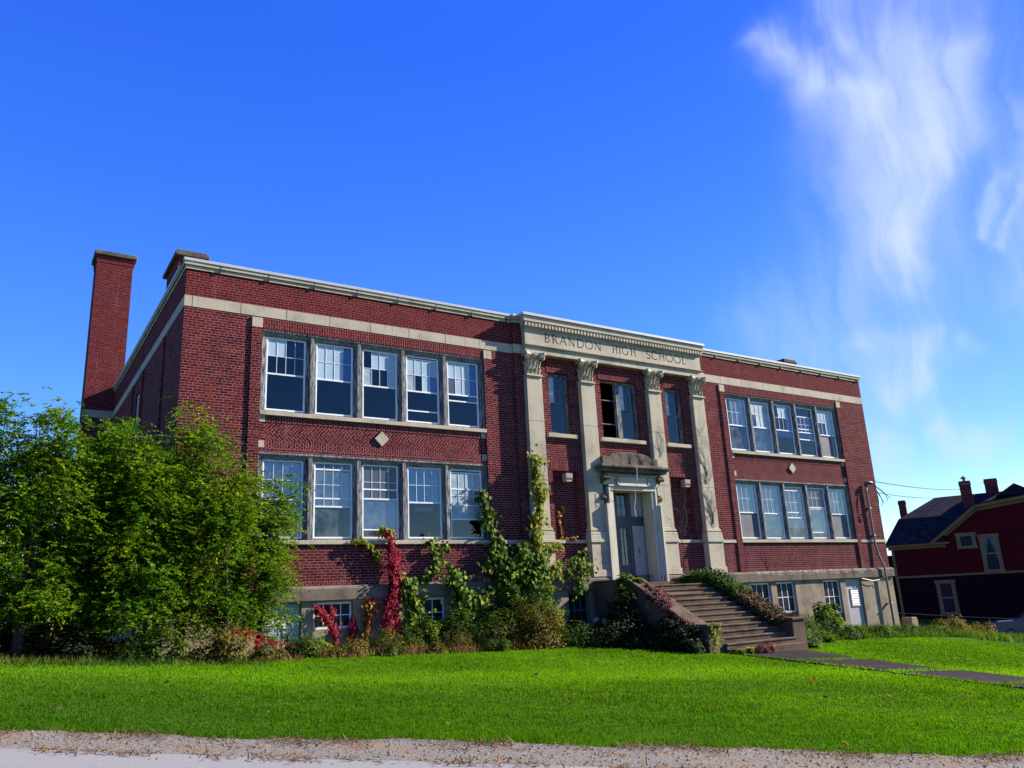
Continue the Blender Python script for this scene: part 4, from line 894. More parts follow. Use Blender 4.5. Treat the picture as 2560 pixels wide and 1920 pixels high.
# ------------------------------------------------------------------ entrance stairs
def stairs():
    t = thing('entrance_stairs', 'worn concrete entrance steps between two sloping ivy-covered side walls', 'stairs', (15.0, -3.5, 0), world=True)
    s = MB()
    n = 12
    for k in range(n):
        z = 1.845-.153*k; y = -2.2-.285*k
        s.box(13.53, 16.47, y, y+.33 if k else -.42, z-.155 if k < n-1 else -.5, z)
    s.box(13.535, 16.465, -5.0, -.42, -.6, .0)
    for k in range(n): z = 1.845-.153*k; y = -2.2-.285*k; s.box(13.531, 16.469, y-.022, y, z-.05, z-.001)
    s.box(13.5, 16.5, -5.62, -5.0, -.7, .012); s.box(13.9, 16.1, -.9, -.40, 1.7, 1.96)
    s.prism([(-2.3, -.6), (-2.3, 1.70), (-5.0, .02), (-5.0, -.6)], 'x', 13.54, 16.46)
    s.obj('step', M['steps'], t, bevel=.012)
    for x0, x1 in ((12.94, 13.53), (16.47, 17.06)):
        c = MB(); c.prism([(-5.24, -.9), (-5.24, .63), (-4.68, .64), (-2.15, 1.99), (-.40, 2.0), (-.40, -.9)], 'x', x0, x1); c.obj('side_wall', M['steps'], t, bevel=.02)
        k = MB(); k.prism([(-5.28, .63), (-5.28, .70), (-4.66, .71), (-2.14, 2.06), (-.42, 2.07), (-.42, 2.0), (-2.15, 1.99), (-4.68, .64)], 'x', x0-.02, x1+.02); k.obj('wall_coping', M['steps'], t, bevel=.012)
stairs()

# ------------------------------------------------------------------ fittings on the wall
def wall_light(x, label):
    t = thing('wall_light', label, 'wall light', (x, .05, 5.48), group='floodlights in the niches beside the door')
    b = MB(); b.prism([(-.36, .13), (-.36, -.02), (-.33, -.10), (-.14, -.16), (-.14, .13)], 'x', -.14, .14); b.obj('housing', M['lamp_grey'], t, bevel=.008)
    MB().box(-.11, .11, -.345, -.16, -.135, -.118).obj('lens', M['white'], t)
    p = MB(); p.box(-.09, .09, -.14, .05, -.09, .09); p.obj('bracket', M['dark_metal'], t)
wall_light(12.33, 'box floodlight in the niche to the left of the entrance door'); wall_light(17.80, 'box floodlight in the niche to the right of the entrance door')
def mast():
    t = thing('service_mast', 'grey electric service pipe with dangling black cables on the brick corner', 'service mast', (29.2, -.16, 0), world=True)
    z0 = g1(29.3, -.3)-.05
    p = MB(); p.tube([(29.32, -.20, z0), (29.32, -.20, 1.95), (29.31, -.2, 2.25), (29.16, -.12, 2.75), (29.08, -.09, 3.2), (29.08, -.09, 5.55), (29.10, -.10, 5.82)], .045, 10)
    for z in (.7, 3.6, 4.8): p.box(29.0 if z > 2 else 29.24, 29.16 if z > 2 else 29.40, -.15 if z > 2 else -.26, -.0, z-.02, z+.02)
    p.obj('conduit', M['grey_metal'], t, smooth=True)
    h = MB(); h.tube([(28.98, -.12, 5.83), (29.1, -.14, 5.90), (29.28, -.20, 5.93), (29.40, -.26, 5.92)], [.05, .09, .09, .04], 8); h.obj('weatherhead', M['dark_metal'], t, smooth=True)
    rnd = random.Random(8)
    for k in range(5):
        c = MB(); a = Vector((29.33, -.24, 5.88)); e = Vector((29.45+.18*k, -.30-.05*k, 4.75+.12*k)); pts = []
        for i in range(9):
            u = i/8; q = a.lerp(e, u); q += Vector((.14*math.sin(u*3.1)*(1 if k % 2 else .3), -.10*math.sin(u*3.1), -.25*math.sin(u*math.pi)*(k % 3)*.5)); pts.append(q)
        c.tube(pts, .013, 5); c.obj('cable', M['cable'], t)
    c = MB(); c.tube([(29.30, -.26, 1.83), (28.9, -.15, 1.70), (28.4, -.14, 1.67), (27.75, -.10, 1.78)], .012, 5); c.obj('cable', M['grey_metal'], t)
mast()
def wire(a, b, sag, r, label):
    pts = []
    for i in range(25):
        u = i/24; p = Vector(a).lerp(Vector(b), u); p.z -= sag*4*u*(1-u); pts.append(p)
    m_ = MB(); m_.tube(pts, r, 5); tag(m_.obj('overhead_cable', M['cable']), label, 'cable', 'cables over the red house')
wire((30.08, .35, 6.15), (70.0, 16.3, 9.35), .25, .022, 'upper black cable running from the school corner over the red house')
wire((30.08, .45, 5.66), (70.0, 18.0, 8.9), .25, .018, 'lower thin cable running from the school corner behind the red house roof')
m_ = MB(); m_.tube([(14.95, -.76, 5.88), (14.93, -.75, 5.4), (14.96, -.55, 5.1), (15.0, -.5, 4.8), (14.94, -.47, 4.5), (14.98, -.47, 4.18)], .008, 5); tag(m_.obj('loose_wire', M['white']), 'thin pale wire dangling from the hood into the doorway', 'wire')

# ------------------------------------------------------------------ red house
def house():
    H = thing('red_house', 'dark red clapboard house with tan trim and slate roof behind the school', 'house', (52.42, 13.93, 0), R(-63))
    LX, DY, ZE = 15.0, 8.5, 4.0; zb = -2.2
    w = MB(); w.box(0, LX, 0, DY, 1.93, ZE); w.obj('upper_wall', M['siding_red'], H)
    w = MB(); w.box(.0, LX, .002, DY, zb, 1.79); w.obj('lower_wall', M['siding_dark'], H)
    g = MB(); g.prism([(2.9, 3.9), (5.95, 6.35), (9.6, 6.75), (13.2, 6.35), (15.0, 3.9)], 'y', -.004, 3.5); g.obj('gable_wall', M['siding_red'], H)
    t = MB(); t.box(-.06, LX+.06, -.06, DY+.06, 1.79, 1.93); t.box(-.03, .16, -.05, .2, zb, 1.79); t.box(-.03, .14, -.05, .2, 1.93, ZE-.2); t.box(-.2, 3.6, -.12, .3, 3.82, 4.02); t.box(-.36, 3.85, -.36, .3, 4.02, 4.16); t.obj('trim', M['tan_trim'], H)
    def rake(p, q, wd, y0, y1):
        a, b = Vector((p[0], 0, p[1])), Vector((q[0], 0, q[1])); d = (b-a).normalized(); n = Vector((-d.z, 0, d.x))*wd
        return [(a.x, a.z), (b.x, b.z), ((b-n).x, (b-n).z), ((a-n).x, (a-n).z)]
    rk = MB()
    for p, q in (((2.62, 4.2), (5.85, 6.60)), ((5.82, 6.58), (9.6, 7.02)), ((9.6, 7.02), (13.4, 6.58)), ((13.35, 6.6), (15.4, 4.2))):
        rk.prism(rake(p, q, .20, 0, 0), 'y', -.42, .0); rk.prism(rake((p[0]+.02, p[1]-.2), (q[0]+.02, q[1]-.2), .22, 0, 0), 'y', -.10, .0)
    rk.obj('rake_board', M['tan_trim'], H)
    # main roof: steep lower slope, shallow upper slope, hipped left end
    r = MB()
    E = [(-.4, -.4, 4.16), (LX+.4, -.4, 4.16), (LX+.4, DY+.4, 4.16), (-.4, DY+.4, 4.16)]
    K = [(.75, .9, 6.1), (LX-.75, .9, 6.1), (LX-.75, DY-.9, 6.1), (.75, DY-.9, 6.1)]
    T = [(3.3, 4.25, 7.75), (LX-3.3, 4.25, 7.75)]
    r.add(E+K+T, [(1, 2, 6, 5), (2, 3, 7, 6), (3, 0, 4, 7), (4, 5, 9, 8), (5, 6, 9), (6, 7, 8, 9), (7, 4, 8)])
    r.add([(-.4, -.4, 4.16), (3.3, -.4, 4.16), (6.3, .9, 6.1), (.75, .9, 6.1), (14.6, -.4, 4.16), (LX+.4, -.4, 4.16), (LX-.75, .9, 6.1), (12.6, .9, 6.1)], [(0, 1, 2, 3), (4, 5, 6, 7)])
    # roof over the gable, running back
    for p, q in (((2.62, 4.22), (5.85, 6.62)), ((5.83, 6.60), (9.6, 7.04)), ((9.6, 7.04), (13.4, 6.60)), ((13.38, 6.6), (15.4, 4.2))):
        r.prism(rake((p[0], p[1]+.06), (q[0], q[1]+.06), .06, 0, 0), 'y', -.48, 4.2)
    r.prism([(7.35, 7.3), (8.6, 8.1), (9.9, 7.3)], 'y', 2.4, 6.2)
    ro = r.obj('roof', M['slate'], H)
    for (x, y, wx, z0, z1) in ((1.05, 2.6, .5, 5.9, 7.6), (5.5, 2.2, .75, 6.4, 8.55), (7.2, 4.4, .85, 6.9, 8.75)):
        c = MB(); c.box(x-wx/2, x+wx/2, y-wx/2, y+wx/2, z0, z1); c.box(x-wx/2-.03, x+wx/2+.03, y-wx/2-.03, y+wx/2+.03, z1-.28, z1-.12)
        co = c.obj('chimney', M['brick_chimney'], ro)
        if 5 < x < 6:
            k = MB(); k.lathe([(.10, z1), (.10, z1+.22)], x, y, 8); k.lathe([(.26, z1+.22), (.02, z1+.42)], x, y, 10); k.obj('chimney_cowl', M['grey_metal'], co)
    def win(x0, x1, z0, z1, sash=True):
        f = MB(); tr = .2; f.box(x0, x0+tr, -.06, .02, z0, z1); f.box(x1-tr, x1, -.06, .02, z0, z1); f.box(x0-.06, x1+.06, -.09, .02, z1-.2, z1); f.box(x0-.05, x1+.05, -.10, .02, z0-.10, z0+.04)
        o = f.obj('window', M['tan_trim'], H); s = MB(); a, b, c, d = x0+tr, x1-tr, z0+.04, z1-.2
        s.box(a, a+.04, -.03, .015, c, d); s.box(b-.04, b, -.03, .015, c, d); s.box(a, b, -.031, .014, d-.04, d); s.box(a, b, -.031, .014, c, c+.04)
        if sash: s.box(a, b, -.032, .013, (c+d)/2-.03, (c+d)/2+.03)
        s.obj('sash', M['lamp_grey'], o); MB().quad((a, -.012, c), (b, -.012, c), (b, -.012, d), (a, -.012, d)).obj('glass', M['house_glass'], o)
        if z1 > 4.6 - .1 and sash and x0 < 6:
            cu = MB(); cu.add([(a, -.014, c), (a, -.014, d), ((a+b)/2, -.014, d), (a+.12, -.014, (c+d)/2)], [(0, 1, 2, 3)]); cu.add([(b, -.0145, c), (b-.12, -.0145, (c+d)/2), ((a+b)/2, -.0145, d), (b, -.0145, d)], [(0, 1, 2, 3)]); cu.obj('curtain', M['screen'], o)
    win(5.70, 6.92, 2.0, 4.52); win(2.5, 3.72, -.76, 1.54); win(4.32, 5.54, 3.70, 4.72, False); win(9.8, 11.0, 2.0, 4.5); win(8.6, 9.8, -.76, 1.54)
    rw = MB(); rw.box(-1.6, 0, 3.0, DY-.5, zb, 3.55); rw.obj('rear_wing', M['siding_dark'], H)
    # white flank sliver at the left end
    MB().box(-.02, .0, 1.0, DY, zb, 3.8).obj('side_wall', M['siding_red'], H)
house()

# ------------------------------------------------------------------ car, fence, block at the right edge
def car():
    x, y = 47.3, 2.6; z = g1(x, y)
    t = thing('parked_car', 'pale silver hatchback parked behind the long grass beside the red house', 'car', (x, y, z+.02), R(-63+5))
    b = MB(); prof = [(-2.1, .35), (-2.15, .75), (-1.9, .98), (-1.05, 1.02), (-.35, 1.43), (1.1, 1.47), (1.75, 1.05), (2.1, .98), (2.15, .40), (1.7, .22), (-1.7, .22)]
    b.prism(prof, 'y', -.85, .85); b.obj('body', M['car_paint'], t, bevel=.06)
    g = MB()
    for s in (-.853, .853): g.add([(-.85, s, 1.05), (-.32, s, 1.36), (.2, s, 1.38), (.2, s, 1.05)], [(0, 1, 2, 3)]); g.add([(.28, s, 1.05), (.28, s, 1.38), (1.0, s, 1.38), (1.45, s, 1.06)], [(0, 1, 2, 3)])
    g.add([(-1.04, -.7, 1.04), (-.36, -.7, 1.43), (-.36, .7, 1.43), (-1.04, .7, 1.04)], [(0, 1, 2, 3)]); g.add([(1.12, -.7, 1.475), (1.76, -.7, 1.06), (1.76, .7, 1.06), (1.12, .7, 1.475)], [(0, 1, 2, 3)])
    for i, v in enumerate(g.v): g.v[i] = (v[0]+(-.02 if v[0] < -.3 and abs(v[1]) < .8 else (.02 if abs(v[1]) < .8 else 0)), v[1], v[2]+(.015 if abs(v[1]) < .8 else 0))
    g.obj('window', M['car_glass'], t)
    for s in (-1, 1):
        MB().box(2.02, 2.17, s*.72-.13, s*.72+.13, .68, .92).obj('tail_light', M['red_lens'], t)
        for wx in (-1.35, 1.35):
            wh = MB(); wh.tube([(wx, s*.70, .31), (wx, s*.87, .31)], .31, 18); wo = wh.obj('wheel', M['rubber'], t); MB().tube([(wx, s*.86, .31), (wx, s*.885, .31)], .19, 14).obj('rim', M['grey_metal'], wo)
car()
def fence():
    t = thing('pipe_fence', 'thin dark pipe rail fence in front of the red house', 'fence', (40.0, 2.0, -.9), world=True)
    a, b = Vector((34.6, 4.3, 0)), Vector((46.5, -4.6, 0)); n = 5; hs = []
    for k in range(n):
        p = a.lerp(b, k/(n-1)); z = g1(p.x, p.y); MB().tube([(p.x, p.y, z-.2), (p.x, p.y, z+1.15)], .035, 7).obj('post', M['dark_metal'], t); hs.append((p.x, p.y, z))
    for h in (.45, 1.02): MB().tube([(x, y, z+h) for x, y, z in hs], .022, 6).obj('rail', M['dark_metal'], t)
fence()
def block():
    x, y = 32.45, 1.0; z = g1(x, y); b = MB(); b.prism([(-.24, -.3), (.24, -.3), (.26, .30), (.18, .38), (-.2, .40), (-.26, .32)], 'y', -.25, .25)
    o = b.obj('concrete_block', M['concrete'], bevel=.03); o.location = (x, y, z+.22); tag(o, 'rough grey concrete block standing past the right corner of the school', 'concrete block')
block()

# ------------------------------------------------------------------ vegetation
OVAL = ([(0, 0, 0), (.27, .32, .07), (.23, .70, .06), (0, 1, 0), (-.23, .70, .06), (-.27, .32, .07)], [(0, 1, 2, 3), (0, 3, 4, 5)])
SLIM = ([(0, 0, 0), (.17, .4, .03), (0, 1, 0), (-.17, .4, .03)], [(0, 1, 2, 3)])
LOBED = ([(0, 0, 0), (.28, -.14, .05), (.56, .16, .12), (.36, .36, .06), (.46, .68, .10), (.19, .66, .04), (0, 1.02, -.05), (-.28, -.14, .05), (-.56, .16, .12), (-.36, .36, .06), (-.46, .68, .10), (-.19, .66, .04)], [(0, 1, 2, 3, 4, 5, 6), (0, 6, 11, 10, 9, 8, 7)])
BLADE = ([(-.5, 0, 0), (.5, 0, 0), (.32, .55, .0), (0, 1, 0), (-.32, .55, 0)], [(0, 1, 2, 3, 4)])
def norm(a): return a / np.maximum(np.linalg.norm(a, axis=1, keepdims=True), 1e-9)
def leaves(name, pos, axis_, nrm, size, shape, mat, parent=None, width=None):
    V = np.array(shape[0]); K = len(pos); n = len(V)
    A = norm(axis_); T = norm(np.cross(A, nrm)); Nn = np.cross(T, A)
    w = size if width is None else width
    P = pos[:, None] + T[:, None]*(V[None, :, 0, None]*w[:, None, None]) + A[:, None]*(V[None, :, 1, None]*size[:, None, None]) + Nn[:, None]*(V[None, :, 2, None]*size[:, None, None])
    lp = []; tot = []
    for f in shape[1]: tot.append(len(f))
    base = (np.arange(K)*n)[:, None]; flat = np.concatenate([np.array(f) for f in shape[1]])
    loops = (base + flat[None]).ravel(); totals = np.tile(tot, K); starts = np.r_[0, np.cumsum(totals)[:-1]]
    return mesh_np(name, P.reshape(-1, 3), loops, starts, totals, mat, parent)
def rvec(rg, k): return norm(rg.normal(size=(k, 3)))

def pinnate(pos, axis_, rg, L, k=11):
    """compound leaves: returns leaflet arrays"""
    K = len(pos); A = norm(axis_); side = norm(np.cross(A, np.array([0, 0, 1.0])) + .25*rg.normal(size=(K, 3))); up = np.cross(side, A)
    P = []; X = []; N = []
    for i in range(k):
        t = (i//2+1)/((k+1)//2); s = 0 if i == k-1 else (1 if i % 2 else -1)
        droop = -.35*t*t
        P.append(pos + A*(L*t)[:, None] + np.array([0, 0, 1.0])*(L*droop)[:, None]); X.append(side*s + A*(.45 if s else 1.0) + .28*rg.normal(size=(K, 3)) - np.array([0, 0, .15])); N.append(up + .65*rg.normal(size=(K, 3)))
    return np.concatenate(P), np.concatenate(X), np.concatenate(N)

def tree(label, base, h, spread, ncomp, seed, mat='leaf_locust', lean=(0, 0), stems=3, low=.13, group='young locust trees beside the school'):
    rg = np.random.default_rng(seed); x, y = base; z = g1(x, y)
    t = thing('locust_tree', label, 'tree', (x, y, z), group=group)
    mb = MB(); P = []; A = []
    for s in range(stems):
        a0 = rg.uniform(0, 6.28); out = rg.uniform(.12, .38)*spread; n = 9
        pts = []
        for i in range(n):
            u = i/(n-1); wob = .10*np.array([math.sin(u*7+s), math.cos(u*6+2*s)])
            pts.append(np.array([math.cos(a0)*(.05+out*u**1.3)+wob[0]*u+lean[0]*u*h*.3, math.sin(a0)*(.05+out*u**1.3)*.8+wob[1]*u+lean[1]*u*h*.3, u*h*rg.uniform(.97, 1.0)*(1-.10*s) - .05]))
        r0 = .035+.008*h*rg.uniform(.7, 1.1)/stems*2
        mb.tube(pts, [r0*(1-.85*i/(n-1))+.004 for i in range(n)], 6)
        nl = 22
        for k in range(nl):
            u = low + (1-low)*(k+rg.uniform(0, 1))/nl; fi = u*(n-1); i0 = min(int(fi), n-2); p0 = pts[i0]*(1-(fi-i0))+pts[i0+1]*(fi-i0)
            az = rg.uniform(0, 6.28); ln = spread*rg.uniform(.40, .95)*(1.05-.50*u)*(1.45 if rg.uniform() < .16 else 1.0); rise = rg.uniform(.1, .55)
            lp = [p0 + np.array([math.cos(az)*ln*v, math.sin(az)*ln*v*.85, ln*(rise*v-.30*v*v)]) + rg.normal(size=3)*.03*v for v in np.linspace(0, 1, 6)]
            mb.tube(lp, [.016*(1-.8*v)+.003 for v in np.linspace(0, 1, 6)], 4)
            m_ = max(3, int(ncomp/(stems*nl)))
            for q in range(m_):
                v = rg.uniform(.15, 1.0)**.8; j = min(int(v*5), 4); pp = lp[j]*(1-(v*5-j))+lp[j+1]*(v*5-j)
                P.append(pp+rg.normal(size=3)*np.array([.20, .20, .16])); d = np.array([math.cos(az), math.sin(az), .15])*.7+rg.normal(size=3)*.65; A.append(d)
    P = np.array(P); A = np.array(A); A[:, 2] *= .5
    ok = (P[:, 2] > .25) & (rg.uniform(size=len(P)) < np.clip((P[:, 2]-.1)/1.1, .18, 1)); P, A = P[ok], A[ok]
    mb.obj('trunk', M['bark'], t, smooth=True)
    p, a, nn = pinnate(P, A, rg, rg.uniform(.20, .36, len(P)), 13)
    leaves('crown', p, a, nn, rg.uniform(.040, .078, len(p)), OVAL, M[mat], t)
    return t
T_ = [((-4.3, -1.9), 5.0, 1.5, 900, 'tall locust sapling cut by the left edge of the picture', 'leaf_locust', (0, 0)),
      ((-3.1, -2.3), 5.25, 1.35, 900, 'yellow-green locust sapling standing just in from the left edge of the picture', 'leaf_locust', (0, 0)),
      ((-1.95, -1.6), 5.3, 1.25, 900, 'tall locust sapling right under the tall brick chimney', 'leaf_locust', (.0, 0)),
      ((-.95, -2.3), 5.05, 1.15, 800, 'locust sapling under the dark flank wall of the school', 'leaf_locust', (0, 0)),
      ((.05, -1.7), 5.75, 1.05, 750, 'locust sapling with its tip against the left brick corner of the school', 'leaf_locust', (.0, 0)),
      ((.95, -2.1), 4.7, 1.0, 700, 'locust sapling in front of the brick strip left of the first windows', 'leaf_locust', (.05, 0)),
      ((1.75, -1.75), 4.25, .80, 430, 'short thin locust sapling reaching across the lower left window', 'leaf_locust', (.12, 0)),
      ((-2.6, .6), 5.0, 1.3, 700, 'dark locust tree deep in the thicket beside the flank wall', 'leaf_locust_dark', (0, 0)),
      ((-4.8, 1.2), 5.0, 1.4, 600, 'dark locust tree behind the leftmost saplings', 'leaf_locust_dark', (0, 0)),
      ((-1.2, 1.6), 4.6, 1.0, 500, 'dark locust tree squeezed against the flank wall of the school', 'leaf_locust_dark', (0, 0))]
for i, (b_, h_, sp_, nc, lb, mt, ln) in enumerate(T_): tree(lb, b_, h_, sp_, int(nc*3.9), 100+i, mt, ln, stems=3 if sp_ > .9 else 2)

def shrub(name, label, cat, c, r, n, size, mat, shape=OVAL, seed=1, zlift=0.0, group=None, shell=.55, droop=.2, clumps=14, ground=True, stem='bark', nstem=9):
    rg = np.random.default_rng(seed); x, y = c[0], c[1]; z = (g1(x, y) if ground else 0)+(c[2] if len(c) > 2 else 0)
    t = thing(name, label, cat, (x, y, z), group=group)
    cen = rvec(rg, clumps)*np.array(r)*rg.uniform(.35, .85, (clumps, 1)); cen[:, 2] = np.abs(cen[:, 2])*.95
    k = rg.integers(0, clumps, n); rr = min(r)*rg.uniform(.30, .55, clumps)
    off = rvec(rg, n)*(rg.uniform(0, 1, (n, 1))**shell)*rr[k][:, None]*1.15
    P = cen[k]+off; P[:, 2] = np.maximum(P[:, 2]+zlift, .03)
    nr = norm(off*1.2+P*.6+rg.normal(size=(n, 3))*.35*min(r)+np.array([0, 0, .25])); A = np.cross(nr, rvec(rg, n)); A[:, 2] -= droop
    mb = MB()
    for i in range(nstem):
        e = cen[i % clumps]; a = rg.normal(size=3)*.06; pts = [np.array([a[0], a[1], -.05]), e*np.array([.35, .35, .55])+np.array([a[0], a[1], 0]), e+np.array([0, 0, zlift])]
        mb.tube(pts, [.016, .012, .005], 5)
    mb.obj('stem', M[stem], t)
    leaves('foliage', P, A, nr, rg.uniform(.7, 1.25, n)*size, shape, M[mat], t)
    return t
def vine(label, paths, size, mat, shape=LOBED, seed=1, name='climbing_vine', group=None, stemr=.008, cat='vine', extra=None):
    """paths: list of (points xyz, half width, leaves per metre, lift off the wall)"""
    rg = np.random.default_rng(seed); b = paths[0][0][-1]
    t = thing(name, label, cat, tuple(b), group=group, world=True)
    mb = MB(); P = []; N = []
    for pts, hw, dens, lift in paths:
        pts = [np.array(p, float) for p in pts]
        fine = []
        for i in range(len(pts)-1):
            for u in np.linspace(0, 1, 7)[:-1]: fine.append(pts[i]*(1-u)+pts[i+1]*u+rg.normal(size=3)*np.array([.03, .008, .03]))
        fine.append(pts[-1]); 
        mb.tube(fine, stemr, 5)
        for q in range(max(1, int(hw/.12))):
            o = rg.normal(size=3)*np.array([hw*.5, .01, .02]); mb.tube([p+o*math.sin(i/len(fine)*3.1) for i, p in enumerate(fine)], stemr*.7, 4)
        seg = np.array([np.linalg.norm(pts[i+1]-pts[i]) for i in range(len(pts)-1)]); n = int(seg.sum()*dens*2.3)
        u = rg.uniform(0, seg.sum(), n); c = np.r_[0, np.cumsum(seg)]; k = np.clip(np.searchsorted(c, u)-1, 0, len(seg)-1); f = ((u-c[k])/seg[k])[:, None]
        keep = (np.sin(u*9.0+seed)+np.sin(u*23.0+seed*2)*.8+rg.normal(size=n)*.9) > -.75; k, f, u = k[keep], f[keep], u[keep]; n = len(u)
        Q = np.array(pts)[k]*(1-f)+np.array(pts)[k+1]*f
        g = rg.normal(size=(n, 3)); w_ = hw*(.75+.45*np.sin(u*5.1+seed))[:, None]
        heavy = np.where(rg.uniform(size=(n, 1)) < .25, 1.9, 1.0)
        Q = Q + g*np.array([1, 0, .6])*w_*.62*heavy; Q[:, 1] -= np.abs(rg.normal(size=n))*lift
        ns = max(2, int(seg.sum()/.22)); ex = []
        for q in range(ns):
            uu = rg.uniform(0, seg.sum()); kk = min(int(np.searchsorted(c, uu)), len(seg))-1; kk = max(kk, 0); p0 = pts[kk]+(pts[kk+1]-pts[kk])*((uu-c[kk])/seg[kk])
            an = rg.uniform(0, 6.28); ln = hw*rg.uniform(.9, 2.4); p1 = p0+np.array([math.cos(an)*ln, -lift*rg.uniform(.2, 1.2), math.sin(an)*ln*.9-.05]); mb.tube([p0, (p0+p1)/2+np.array([0, 0, .04]), p1], stemr*.5, 4)
            vv = rg.uniform(.3, 1.05, (int(10+ln*45), 1)); ex.append(p0+(p1-p0)*vv+rg.normal(size=(len(vv), 3))*np.array([.035, .02, .035]))
        Q = np.concatenate([Q]+ex); n = len(Q)
        P.append(Q); N.append(np.c_[rg.normal(size=n)*.45+.25, -1+.3*rg.normal(size=n), .45+.45*rg.normal(size=n)])
    P = np.concatenate(P); N = np.concatenate(N); n = len(P); A = np.c_[rg.normal(size=n)*.55, -.15+rg.normal(size=n)*.2, -1+rg.normal(size=n)*.35]
    mb.obj('stem', M['twig'], t); leaves('foliage', P, A, N, rg.uniform(.5, 1.2, n)*size*.88, shape, M[mat], t)
    return t
# climbers on the front
vine('bright yellow-green vine climbing the leftmost stone pilaster', [([(11.02, -.33, 6.1), (10.86, -.36, 5.5), (11.05, -.36, 5.0), (10.95, -.38, 4.4), (10.80, -.40, 3.9), (10.75, -.45, 3.3), (10.65, -.5, 2.5), (10.6, -.6, 1.6)], .17, 230, .09)], .12, 'leaf_yellow', seed=21)
vine('green vine climbing beside the right edge of the left lower windows', [([(9.02, -.05, 4.95), (9.18, -.06, 4.3), (9.25, -.07, 3.7), (9.5, -.10, 3.2), (9.9, -.16, 2.8), (10.4, -.3, 2.5)], .15, 170, .08)], .12, 'leaf_ivy', seed=22)
vine('dense tangle of grape vine hanging between the left windows and the portico', [([(9.3, -.15, 3.3), (9.6, -.25, 2.6), (9.7, -.35, 1.7), (9.6, -.5, .8)], .35, 300, .20), ([(10.1, -.2, 3.2), (10.35, -.35, 2.5), (10.3, -.5, 1.6), (10.2, -.7, .6)], .38, 330, .22), ([(10.8, -.5, 3.0), (10.75, -.55, 2.2), (10.7, -.6, 1.4)], .22, 200, .14)], .135, 'leaf_ivy', seed=23)
vine('loose spray of vine across the pedestal of the leftmost pilaster', [([(10.8, -.45, 2.9), (11.2, -.5, 3.15), (11.65, -.45, 3.2)], .12, 190, .08), ([(11.0, -.5, 2.2), (11.4, -.5, 2.5), (11.5, -.5, 2.7)], .12, 110, .08)], .115, 'leaf_yellow', seed=24)
vine('green vine trailing over the water table between the two left pilasters', [([(11.7, -.48, 2.2), (12.1, -.48, 2.75), (12.55, -.3, 2.95)], .13, 120, .08), ([(12.5, -.45, 2.7), (12.3, -.5, 2.2), (12.15, -.55, 1.7)], .20, 190, .12)], .115, 'leaf_ivy', seed=25)
vine('thin yellow vine in the brick niche left of the door', [([(12.15, .06, 4.55), (12.05, .06, 4.1), (12.1, .05, 3.5), (12.5, -.18, 3.45)], .05, 60, .04)], .085, 'leaf_orange', seed=26, stemr=.006)
vine('green cluster of vine hanging below the fourth lower left window', [([(7.15, -.08, 3.42), (7.35, -.08, 3.0), (7.4, -.09, 2.6), (6.95, -.08, 2.3)], .14, 110, .07), ([(7.75, -.08, 3.3), (7.6, -.08, 3.05)], .08, 60, .05)], .125, 'leaf_ivy', seed=27)
vine('crimson creeper column hanging in front of the brick below the left windows', [([(5.82, -.09, 3.68), (5.92, -.10, 3.2), (5.98, -.12, 2.6), (5.92, -.20, 2.0), (5.78, -.22, 1.5), (5.7, -.25, 1.0)], .15, 620, .10), ([(6.05, -.1, 3.1), (6.0, -.16, 2.2), (6.0, -.22, 1.6), (6.0, -.25, .8)], .11, 200, .08)], .085, 'leaf_red', SLIM and OVAL, seed=28)
vine('yellow tip of creeper growing over the sill onto the third lower left window', [([(5.65, -.05, 3.8), (5.85, -.10, 3.72), (5.95, -.10, 3.55)], .10, 260, .07), ([(4.72, -.09, 3.42), (5.15, -.09, 3.40), (5.45, -.08, 3.1), (5.55, -.06, 2.95)], .06, 100, .05), ([(6.15, -.14, 2.45), (6.2, -.2, 2.1)], .10, 130, .07)], .095, 'leaf_yellow', seed=29)
vine('bright crimson creeper in front of the leftmost basement window', [([(3.72, -.05, 1.76), (3.86, -.06, 1.58), (4.02, -.08, 1.38), (4.2, -.14, 1.12), (4.25, -.2, .8), (4.2, -.25, .5)], .10, 430, .07), ([(4.17, -.05, 1.72), (4.2, -.06, 1.45), (4.15, -.08, 1.3)], .05, 220, .05)], .08, 'leaf_red', OVAL, seed=30)
vine('dark red creeper on the jamb right of the leftmost basement window', [([(4.78, -.04, 1.35), (4.8, -.06, 1.0), (4.75, -.1, .6)], .07, 260, .05)], .08, 'leaf_red', OVAL, seed=31)
vine('orange and yellow creeper on the basement pier beside the crimson column', [([(5.28, -.06, 1.78), (5.25, -.08, 1.4), (5.15, -.12, 1.0), (5.0, -.2, .6)], .12, 240, .08)], .09, 'leaf_orange', seed=32)
vine('pale green vine column right of the crimson creeper', [([(6.35, -.16, 2.3), (6.5, -.2, 1.9), (6.62, -.22, 1.4), (6.5, -.3, .9), (6.5, -.4, .5)], .20, 260, .12)], .125, 'leaf_ivy', seed=33)
vine('green vine mass covering the basement below the fifth left window', [([(7.85, -.16, 2.35), (8.1, -.25, 1.8), (8.3, -.4, 1.3), (8.2, -.6, .7)], .32, 330, .2), ([(8.7, -.3, 1.8), (8.9, -.5, 1.2), (8.8, -.7, .6)], .34, 330, .22)], .13, 'leaf_ivy', seed=34)
